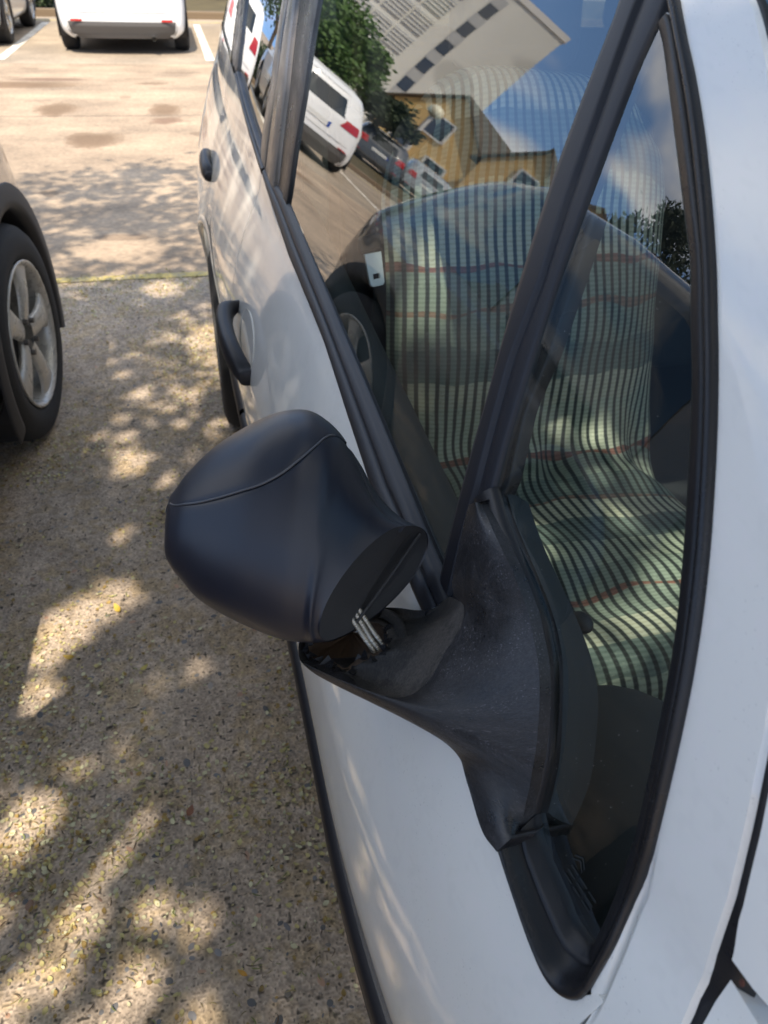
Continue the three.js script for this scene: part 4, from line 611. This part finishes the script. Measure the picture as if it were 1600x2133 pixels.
  const inner = tCap.map((t) => { const r = []; for (let j = 0; j <= 24; j++) r.push(P(t, mix(-1.7, 1.6, j / 24), .004)); return r; });
  mesh('cap_bed', grid(inner), M.shell, wm);
  // end face where the head tore off its mount
  const lipN = 80, lip = Array.from({ length: lipN + 1 }, (_, j) => P(1, j / lipN * 2 * Math.PI)), c0 = cr(cCen, 1), nIn = cr(cA, 1).cross(cr(cB, 1)).normalize(); if (nIn.dot(view) < 0) nIn.negate(); const uA = cr(cA, 1).normalize(), uB = nIn.clone().cross(uA).normalize(); if (uB.dot(cr(cF, 1)) < 0) uB.negate();
  const mid = lip.reduce((a, p) => a.add(p), V(0, 0, 0)).multiplyScalar(1 / lip.length), ef = []; for (let k = 0; k <= 20; k++) { const t = k / 20; ef.push(lip.map((p) => { const q = p.clone().lerp(mid, t), a = q.clone().sub(mid), u = a.dot(uA), w = a.dot(uB); return q.addScaledVector(nIn, .001 + .0035 * (1 - (1 - t) ** 3) + .003 * sstep(.008, .02, w) * sstep(0, .3, t)); })); }
  mesh('end_face', grid(ef), M.endFace, wm);
  const Al = cr(cA, 1), Bl = cr(cF, 1).negate(), on = (a, b, d) => c0.clone().addScaledVector(Al, a).addScaledVector(Bl, b).addScaledVector(nIn, d);
  mesh('hinge_rib', tube([on(.78, -.50, .0012), on(.3, -.42, -.0004), on(-.3, -.36, -.0004), on(-.80, -.34, .0012)], .0014, 30, 6), M.endFace, wm);
  const mg = Array.from({ length: 12 }, (_, i) => { const t = mix(.18, .62, i / 11); return Array.from({ length: 12 }, (_, j) => { const C = cr(cCen, t), A = cr(cA, t), B = cr(cF, t); return C.clone().addScaledVector(A, mix(-.7, .7, j / 11)).addScaledVector(B, 1.06); }); });
  mesh('mirror_glass', grid(mg, { flip: true }), M.mirror, wm);
}
// ---------------------------------------------------------------- blanket on the passenger seat
{
  const tex = canvasTex(1024, 2048, (g, w, h) => {
    const pale = [176, 184, 164], mid = [142, 154, 140], deep = [112, 127, 120], red = [136, 92, 80], cream = [190, 190, 168], rust = [140, 112, 96];
    const plan = [[0, pale], [.05, deep], [.11, red], [.118, mid], [.16, cream], [.20, deep], [.26, pale], [.30, cream], [.34, red], [.347, mid], [.385, rust], [.392, mid], [.43, deep], [.47, cream], [.50, pale], [.56, red], [.568, mid], [.61, deep], [.64, rust], [.647, cream], [.68, deep], [.72, pale], [.76, mid], [.80, red], [.807, mid], [.84, cream], [.87, deep], [.90, pale], [1, pale]];
    for (let q = 0; q < plan.length - 1; q++) { const a = plan[q][0], b = plan[q + 1][0], [r0, g0, b0] = plan[q][1]; g.fillStyle = `rgb(${r0},${g0},${b0})`; g.beginPath(); for (let i = 0; i <= 64; i++) g.lineTo(i / 64 * w, a * h + 22 * noise.noise(i / 9, a * 40, 1)); for (let i = 64; i >= 0; i--) g.lineTo(i / 64 * w, b * h + 22 * noise.noise(i / 9, b * 40, 1) + 1); g.closePath(); g.fill(); }
    const n = 33, p = w / n;
    for (let i = 0; i < n; i++) for (let s = 0; s < 64; s++) { const y0 = s / 64 * h, k = p * .05 * noise.noise(i * 1.7, s / 3, 4); g.fillStyle = 'rgba(34,42,42,.30)'; for (const f of [.27, .30, .33]) g.fillRect((i + f) * p + k, y0, p * (1 - 2 * f), h / 64 + 1); g.fillStyle = 'rgba(30,36,38,.72)'; g.fillRect((i + .35) * p + k, y0, p * .30, h / 64 + 1); }
    for (let y = 0; y < h; y += 5) { g.fillStyle = (y / 5) % 2 ? 'rgba(0,0,0,.09)' : 'rgba(255,255,240,.07)'; g.fillRect(0, y, w, 3); }
    for (let i = 0; i < 14000; i++) { g.fillStyle = rnd() < .5 ? 'rgba(20,26,24,.16)' : 'rgba(230,236,215,.14)'; g.fillRect(rnd() * w, rnd() * h, rr(2, 9), 2); }
  });
  const path = [[.44, -.595], [.52, -.592], [.585, -.61], [.612, -.68], [.608, -.80], [.598, -.95], [.592, -1.08], [.605, -1.16], [.65, -1.19], [.74, -1.215], [.85, -1.25], [.97, -1.29], [1.08, -1.335], [1.165, -1.385], [1.205, -1.44], [1.20, -1.50], [1.12, -1.52], [1.0, -1.50]];
  const cv = new THREE.CatmullRomCurve3(path.map(([y, z]) => V(0, y, z))), rows = [], NV = 170, NU = 90;
  for (let i = 0; i <= NV; i++) {
    const t = i / NV, p = cv.getPointAt(t), tg = cv.getTangentAt(t), nn = V(0, -tg.z, tg.y), r = [];
    const cush = sstep(.05, .12, t) * sstep(.48, .38, t), crs = Math.exp(-(((t - .435) / .045) ** 2)), back = sstep(.48, .58, t);
    for (let j = 0; j <= NU; j++) {
      const u = j / NU, e = Math.abs(u - .5) * 2;
      const hw = mix(.2835, .235, sstep(.72, .86, t)) - .012 * sstep(.47, .40, t) * sstep(.36, .42, t); let x = .5515 + (u - .5) * 2 * hw, h = .006;
      h += cush * (.016 * noise.noise(u * 3.2 + 2, t * 15, 1.5) + .010 * Math.sin(t * 46 + u * 5 + 2 * noise.noise(u * 2, t * 6, 4)) * (.5 + .5 * noise.noise(u * 2, t * 4, 8)));
      h += crs * (.014 * Math.sin(u * 19 + 3 * noise.noise(u * 4, 2, 2)) + .012 * noise.noise(u * 9, t * 22, 5));
      h += back * (.016 * noise.noise(u * 2.2, t * 7, 6.6) + .035 * (1 - e * e) + .006 * Math.sin(t * 62 + 5 * noise.noise(u * 2.4, t * 5, 7)) * (.4 + noise.noise(u * 3, t * 8, 2)));
      h -= .085 * e ** 5;
      x += cush * .03 * noise.noise(u * 2.5, t * 9, 3.3) + crs * .018 * noise.noise(u * 6, t * 12, 9.1) + back * .010 * noise.noise(u * 2, t * 6, 2.2);
      r.push(V(x, p.y, p.z).addScaledVector(nn, h));
    }
    rows.push(r);
  }
  const b = mesh('striped_blanket', grid(rows, { uv: (i, j) => [j / NU, i / NV] }), std({ map: tex, roughness: .95, bumpMap: scaled(grain, 40, 80), bumpScale: .0006 }));
  tag(b, 'green and black striped woven blanket draped over the car seat behind the window', 'blanket');
}

// ---------------------------------------------------------------- other cars
M.bumper = std({ color: rgb(.085, .08, .075), roughness: .7 });
M.underside = std({ color: rgb(.16, .155, .15), roughness: .9 });
function makeCar(name, o) { // rear at z = 0 facing +z, centred on x
  const g = group(name), L = o.L, W = o.W / 2, H = o.H, yb = o.belt;
  const hTab = o.roof, zr = (y) => -interp(o.rearProf, y), zf = (y) => -L + interp([[0, .12], [.3, .02], [.6, 0], [.8, .06], [1.0, .2], [1.6, .6]], y);
  const wS = (s) => W * (1 - .07 * Math.exp(-s / .012) - (o.taper || .08) * Math.exp(-s / .05) - .10 * Math.exp(-(1 - s) / .05));
  const prof = [[.86, .20, 0], [.955, .27, 0], [.985, .38, 0], [1, .52, 0], [1, .66, 0], [.985, .80, 0], [.965, yb - .04, 0], [.945, yb, 0], [.90, 0, .28], [.84, 0, .58], [.78, 0, .82], [.70, 0, .94], [.52, 0, .99], [.26, 0, 1.005], [0, 0, 1.01]];
  const sec = (s) => { const h = Math.max(interp(hTab, s), .6), w = wS(s), b = Math.min(yb, h - .02); return prof.map(([fx, y, f]) => { const yy = f ? b + (h - b) * f : Math.min(y, b - (yb - y) * .3 * (b < yb ? 1 : 0)); return [fx * w, Math.min(yy, h)]; }); };
  const N = 110, rows = []; for (let i = 0; i <= N; i++) { const t = i / N, s = t < .15 ? t * .5 : t > .85 ? 1 - (1 - t) * .5 : .075 + (t - .15) / .7 * .85, c = sec(s), pts = [...c.map(([x, y]) => [x, y]), ...c.slice(0, -1).reverse().map(([x, y]) => [-x, y])]; const fine = []; const cv = new THREE.CatmullRomCurve3(pts.map(([x, y]) => V(x, y, 0)), false, 'centripetal'); for (let j = 0; j <= 72; j++) { const p = cv.getPoint(j / 72); fine.push(V(p.x, p.y, mix(zr(p.y), zf(p.y), s))); } rows.push(fine); }
  const ax = [-o.rearAxle, -o.rearAxle - o.base], inArch = (p) => ax.some((a) => (p.z - a) ** 2 + (p.y - o.wr) ** 2 < (o.wr + .055) ** 2) && p.y < .9;
  mesh('body', grid(rows, { keep: (i, j) => Math.abs(rows[i][j].x) < W * .7 || ![[0, 0], [0, 1], [1, 0], [1, 1]].some(([a, b]) => inArch(rows[i + a][j + b])) }), o.paint, g);
  // rear face
  const rf = (y0, y1, f, out, ny = 14, nx = 20) => { const r = []; for (let k = 0; k <= ny; k++) { const y = mix(y0, y1, k / ny), c = sec(0), w = interp(c.slice(0, 12).map(([x, q]) => [q, x]), y) * f, row = []; for (let i = 0; i <= nx; i++) { const u = i / nx * 2 - 1; row.push(V(u * w, y, zr(y) + out + .07 * (1 - u ** 4) * 1)); } r.push(row); } return grid(r, { flip: true }); };
  const h0 = interp(hTab, 0); mesh('tailgate', rf(.22, h0 - .01, 1.0, -.004), o.paint, g);
  mesh('rear_window', rf(yb + .03, h0 - .10, .84, .004), M.darkGlass, g);
  mesh('rear_bumper', [rf(.20, o.darkBumper * .62, .93, .022), rf(o.darkBumper * .60, o.darkBumper, .97, .014)], M.bumper, g); mesh('bumper_crease', rf(o.darkBumper + .10, o.darkBumper + .108, .95, .006, 2), M.underside, g); const ex = new THREE.CylinderGeometry(.03, .03, .16, 16, 1, true); ex.rotateX(Math.PI / 2); ex.translate(W * .45, .21, .02); mesh('exhaust_pipe', ex, M.alloy, g);
  for (const s of [-1, 1]) { const r = []; for (let k = 0; k <= 8; k++) { const y = mix(o.lightY[0], o.lightY[1], k / 8), w = interp(sec(0).slice(0, 12).map(([x, q]) => [q, x]), y), row = []; for (let i = 0; i <= 8; i++) { const u = mix(o.lightX, 1.0, i / 8) - (o.slant || 0) * (k / 8 - .5) * (1 - i / 8); row.push(V(s * u * w * 1.0, y, zr(y) + .010 + .07 * (1 - u ** 4))); } r.push(row); } mesh('tail_light', grid(r), M.red, g);
    const rfl = box(.15, .028, .012, s * W * .68, o.darkBumper + .015, zr(o.darkBumper) + .075 * (1 - .68 ** 4) + .012, .004); mesh('reflector', rfl, M.red, g); }
  const py = o.plateY; mesh('number_plate', box(.52, .11, .01, 0, py, zr(py) + .083, .003), M.plate, g); mesh('plate_band', box(.05, .11, .012, -.235, py, zr(py) + .083, .003), M.plateBlue, g);
  // side glass
  for (const s of [-1, 1]) for (const [a, b] of o.windows) { const r = []; for (let k = 0; k <= 10; k++) { const row = []; for (let i = 0; i <= 20; i++) { const S = mix(a, b, i / 20), c = sec(S), h = interp(hTab, S), y0 = yb + .03, y1 = Math.max(y0 + .002, yb + (h - yb) * .80), y = mix(y0, y1, k / 10), x = interp(c.slice(6).map(([x, q]) => [q, x]), y); row.push(V(s * (x + .006), y, mix(zr(y), zf(y), S))); } r.push(row); } mesh('side_window', grid(r), M.darkGlass, g); }
  // windscreen
  { const r = []; for (let k = 0; k <= 10; k++) { const S = mix(o.screen[0], o.screen[1], k / 10), h = interp(hTab, S), w = wS(S) * mix(.66, .86, k / 10), row = []; for (let i = 0; i <= 16; i++) { const u = i / 16 * 2 - 1; row.push(V(u * w, h + .012 - .03 * u * u, mix(zr(h), zf(h), S))); } r.push(row); } mesh('windscreen', grid(r), M.darkGlass, g); }
  mesh('underbody', box(o.W * .74, .34, L * .9, 0, .40, -L / 2, .05), M.underside, g);
  for (const a of ax) for (const s of [-1, 1]) { const r = []; for (let k = 0; k <= 32; k++) { const t = mix(-.35, Math.PI + .35, k / 32), R = o.wr + .055; r.push([[R + .06, .004], [R + .055, .010], [R + .01, .014], [R - .012, .010], [R - .02, -.02], [R - .02, -.16]].map(([q, out]) => V(s * (W * .992 + out), Math.max(.16, o.wr + q * Math.sin(t)), a + q * Math.cos(t)))); } mesh('wheel_arch', grid(r), o.archMat || M.blackPlastic, g);
    wheel(g, s * (W - .105), o.wr, a, o.wr, .21, o.rim, 5, s, { rim: o.rimMat, nuts: o.nuts }).rotation.y = o.steer || 0; }
  if (o.mirrors) for (const s of [-1, 1]) { const m = new THREE.SphereGeometry(1, 20, 14); m.scale(.11, .075, .06); m.translate(s * (W + .10), yb + .06, -o.mirrors); const arm = box(.1, .04, .05, s * (W - .01), yb + .03, -o.mirrors, .015); mesh('wing_mirror', [m, arm], M.blackPlastic, g); }
  return g;
}
const paintOf = (r, g, b) => phy({ color: rgb(r, g, b), roughness: .5, clearcoat: 1, clearcoatRoughness: .05, metalness: 0 });
const hatch = { L: 4.05, W: 1.76, H: 1.5, belt: .95, rearAxle: .66, base: 2.55, wr: .31, rim: .2, darkBumper: .40, lightY: [.78, 1.0], lightX: .66, slant: -.12, plateY: .72, paint: paintOf(.80, .80, .78),
  roof: [[0, 1.36], [.04, 1.43], [.15, 1.48], [.35, 1.5], [.5, 1.46], [.58, 1.34], [.72, 1.0], [.85, .92], [1, .74]], rearProf: [[.2, .06], [.35, 0], [.6, .02], [.95, .08], [1.36, .34], [1.5, .4]], windows: [[.10, .30], [.33, .56]], screen: [.52, .71] };
const suvO = { ...hatch, L: 4.4, W: 1.84, H: 1.66, belt: 1.05, wr: .34, rim: .225, darkBumper: .52, lightY: [.92, 1.08], lightX: .60, plateY: .80, roof: [[0, 1.5], [.04, 1.58], [.15, 1.64], [.35, 1.66], [.5, 1.62], [.58, 1.5], [.72, 1.12], [.85, 1.04], [1, .84]], rearProf: [[.2, .06], [.4, 0], [.7, .02], [1.05, .08], [1.5, .32], [1.66, .4]] };
const put = (c, x, z, ry, label) => { c.position.set(x, 0, z); c.rotation.y = ry; return tag(c, label, 'car', 'cars parked in the bays'); };
put(makeCar('parked_car', hatch), -.70, -12.98, 0, 'white hatchback with dark bumper parked alone in the sunlit bay');
put(makeCar('parked_car', { ...suvO, W: 1.76 }), -3.24, -13.6, 0, 'white sport utility car parked beside the white hatchback');
put(makeCar('parked_car', { ...hatch, paint: paintOf(.10, .11, .13) }), 2.0, -13.6, 0, 'dark grey car parked in the last bay past the white hatchback');
put(makeCar('parked_car', { ...hatch, paint: paintOf(.06, .07, .085) }), -8.6, -25.5, .25, 'black hatchback parked in the row by the lamp post');
put(makeCar('parked_car', { ...hatch, paint: paintOf(.30, .32, .34) }), -10.9, -27.0, .25, 'silver hatchback parked in the row by the lamp post');
put(makeCar('parked_car', { ...hatch, paint: paintOf(.42, .03, .03) }), -13.6, -29.5, .3, 'red hatchback parked in front of the yellow house');
{
  const c = makeCar('parked_car', { ...suvO, L: 4.25, W: 1.78, H: 1.56, belt: 1.0, rearAxle: .70, base: 2.6, wr: .345, rim: .236, darkBumper: .5, mirrors: 2.66, roof: [[0, 1.36], [.03, 1.46], [.12, 1.53], [.35, 1.56], [.5, 1.53], [.58, 1.42], [.72, 1.07], [.85, 1.0], [1, .8]], rearProf: [[.2, .05], [.4, 0], [.7, .03], [1.0, .10], [1.36, .34], [1.56, .42]], paint: paintOf(.17, .14, .11), nuts: true, taper: .16, steer: -.05, rimMat: std({ color: rgb(.46, .44, .40), roughness: .5, metalness: .25, roughnessMap: scaled(smudge, 4) }) });
  put(c, -1.462, -3.30, Math.PI - .05, 'champagne coloured car with dusty five spoke alloy wheels parked alongside the white car'); c.userData.group = undefined; delete c.userData.group;
}
put(makeCar('parked_car', { ...suvO, L: 4.6, paint: paintOf(.03, .033, .04) }), 3.45, .4, 0, 'black sport utility car standing on the driver side of the white car');
// ---------------------------------------------------------------- houses, tower, lamp, trees across the car park
const pol = (az, d) => [.2 - d * Math.sin(az * D2R), -.75 - d * Math.cos(az * D2R)];
M.towerWall = std({ color: rgb(.88, .86, .80), roughness: .9, map: scaled(dataTex(512, 512, (u, v) => { const p = tfbm(u, v), b = sstep(.62, .72, .5 * N32(u, v) + .5 * N64(u, v)) * .3; const k = 235 + 40 * (p - .5) - 90 * b; return [k, k, k * .98]; }), .12) });
M.towerGrid = std({ color: rgb(.45, .45, .43), roughness: .9 });
M.winDark = phy({ color: rgb(.05, .055, .06), roughness: .1, clearcoat: 1 });
M.yellowWall = std({ color: rgb(.72, .50, .20), roughness: .9, map: scaled(paintDust, .4) });
M.roofDark = std({ color: rgb(.26, .24, .20), roughness: .85, map: scaled(far, .3) });
M.trimWhite = std({ color: rgb(.7, .68, .63), roughness: .8 });
{
  const [x, z] = pol(17.3, 88), g = group('tower_block'); g.position.set(x, 0, z); g.rotation.y = 17.3 * D2R;
  const Wd = 15, Hh = 22.5;
  mesh('wall', box(Wd, Hh, 9, 0, Hh / 2, -4.5), M.towerWall, g); mesh('parapet', box(Wd + .4, .7, 9.4, 0, Hh + .36, -4.5), M.trimWhite, g);
  // local +x points towards lower azimuth; the blank gable with its window column is at -x
  for (let f = 0; f < 7; f++) {
    const y = 2.2 + f * 2.9;
    mesh('window', box(1.0, 1.5, .12, -1.4, y, .04), M.winDark, g); mesh('spandrel', box(1.15, 1.2, .08, -1.4, y + 1.42, .03), M.towerGrid, g);
    for (let k = 0; k < 3; k++) { const p = mesh('louvre_panel', box(1.9, 2.3, .1, 1.6 + k * 2.15, y + .2, .04), M.towerGrid, g); for (let b = 0; b < 5; b++) mesh('slat', box(1.9, .12, .1, 1.6 + k * 2.15, y - .7 + b * .45, .12), M.towerWall, p); }
  }
  tag(g, 'tall white tower block with one column of dark windows', 'building');
}
function house(name, az, d, turn, w, len, h, rise, label) {
  const [x, z] = pol(az, d), g = group(name); g.position.set(x, 0, z); g.rotation.y = turn;
  mesh('wall', box(w, h, len, 0, h / 2, -len / 2), M.yellowWall, g);
  const sh = new THREE.Shape(); sh.moveTo(-w / 2, 0); sh.lineTo(w / 2, 0); sh.lineTo(0, rise); sh.closePath(); const ga = new THREE.ExtrudeGeometry(sh, { depth: .12, bevelEnabled: false }); ga.translate(0, h + .002, -.12); mesh('gable', ga, M.yellowWall, g);
  for (const s of [-1, 1]) { const r = [], a = V(s * (w / 2 + .35), h - .25 * rise / (w / 2), .3), b = V(0, h + rise + .08, .3); for (let k = 0; k <= 1; k++) r.push([a.clone().add(V(0, 0, -k * (len + .6))), b.clone().add(V(0, 0, -k * (len + .6)))]); const top = grid(r); const r2 = r.map((q) => q.map((p) => p.clone().add(V(0, -.14, 0)))); mesh('roof', [top, grid(r2), grid([r[0], r2[0]]), grid([[r[0][0], r[1][0]], [r2[0][0], r2[1][0]]])], M.roofDark, g); }
  for (const [wx, wy] of [[-.9, 1.4], [.9, 1.4], [0, h + .1]]) { const wn = mesh('window', box(.9, 1.1, .1, wx, wy, .03), M.winDark, g); mesh('frame', [box(1.05, .1, .12, wx, wy + .6, .05), box(1.05, .1, .12, wx, wy - .6, .05), box(.1, 1.2, .12, wx - .5, wy, .05), box(.1, 1.2, .12, wx + .5, wy, .05)], M.trimWhite, wn); }
  return tag(g, label, 'house', 'yellow houses across the car park');
}
house('yellow_house', 21.2, 40, .72, 4.6, 9, 3.5, 2.4, 'small yellow house with dark pitched roof in front of the tower');
house('yellow_house', 27.0, 36, .75, 3.8, 8, 3.7, 2.4, 'larger yellow house with dark pitched roof next to the smaller one');
house('yellow_house', 36.5, 30, .5, 7, 8, 4.0, 1.5, 'wide pale yellow house behind the champagne car');
{
  const [x, z] = pol(20.4, 27), g = group('street_lamp'); g.position.set(x, 0, z);
  mesh('pole', new THREE.CylinderGeometry(.05, .07, 3.1, 12).translate(0, 1.55, 0), M.trimWhite, g); mesh('lamp_globe', new THREE.SphereGeometry(.24, 20, 14).translate(0, 3.25, 0), std({ color: rgb(.75, .66, .45), roughness: .3 }), g);
  tag(g, 'white lamp post with round globe head beside the parked cars', 'street lamp');
}
function bushyTree(az, d, h, r, n, leaf, color, label, trunkH = 1.6) {
  const [x, z] = pol(az, d), clumps = [];
  for (let i = 0; i < 60; i++) { const a = rr(0, 6.28), b = Math.acos(rr(-.8, 1)), q = Math.cbrt(rnd()); clumps.push({ p: V(r * q * Math.sin(b) * Math.cos(a), trunkH + (h - trunkH) * .5 + (h - trunkH) * .5 * q * Math.cos(b), r * q * Math.sin(b) * Math.sin(a)), r: r * rr(.16, .3) }); }
  tree('broadleaf_tree', [x, 0, z], { limbs: [{ p: [[0, 0, 0], [.1, trunkH, 0], [.05, h * .7, .1]], r0: .16, r1: .05 }, { p: [[.08, trunkH, 0], [r * .4, h * .6, .2]], r0: .09, r1: .03 }, { p: [[.08, trunkH, 0], [-r * .45, h * .65, -.2]], r0: .09, r1: .03 }], clumps, n, leaf, color }, label, 'trees across the car park');
}
bushyTree(13.4, 24, 3.7, 1.5, 8000, .17, [.085, .17, .025], 'bright green bushy tree behind the white sport utility car');
bushyTree(18.6, 27, 2.6, 1.0, 4000, .15, [.035, .06, .015], 'low dark green tree beside the lamp post');
bushyTree(9.5, 30, 5.2, 2.4, 8000, .2, [.06, .11, .022], 'light green tree standing behind the white hatchback');
bushyTree(41.5, 22, 5.2, 1.6, 7000, .17, [.02, .036, .012], 'dark tree next to the wide pale yellow house');
bushyTree(47, 20, 6.2, 2.0, 8000, .17, [.02, .036, .012], 'tall dark tree past the wide pale yellow house');
bushyTree(-3, 24, 4.2, 2.4, 6000, .2, [.05, .09, .02], 'green tree on the verge past the dark grey car');
{ // verge planting
  const post = group('gate_post'); mesh('pillar', box(.3, 1.1, .3, 0, .6, 0, .02), std({ color: rgb(.45, .42, .36), roughness: .9, map: scaled(far, 1) }), post); mesh('pillar_cap', box(.38, .08, .38, 0, 1.19, 0, .02), M.trimWhite, post); post.position.set(-1.75, .02, -19.6); tag(post, 'square concrete gate post on the verge behind the bays', 'post');
  for (const [x, s, l] of [[-2.9, .9, 'clipped dark hedge plant on the verge behind the white sport utility car'], [-.6, .7, 'low green shrub on the verge next to the gate post']]) { const clumps = []; for (let i = 0; i < 30; i++) clumps.push({ p: V(rr(-.7, .7) * s, rr(.2, .8) * s, rr(-.4, .4)), r: .22 }); tree('shrub', [x, .02, -20.2], { limbs: [{ p: [[0, 0, 0], [0, .4, 0], [.05, .7, 0]], r0: .04, r1: .02 }], clumps, n: 2500, leaf: .1, color: [.04, .07, .018] }, l, null); }
}

const renderer = new THREE.WebGLRenderer({ antialias: true });
renderer.shadowMap.enabled = true;
renderer.toneMapping = THREE.LinearToneMapping;
renderer.toneMappingExposure = EXPOSURE;
renderer.render(scene, camera);
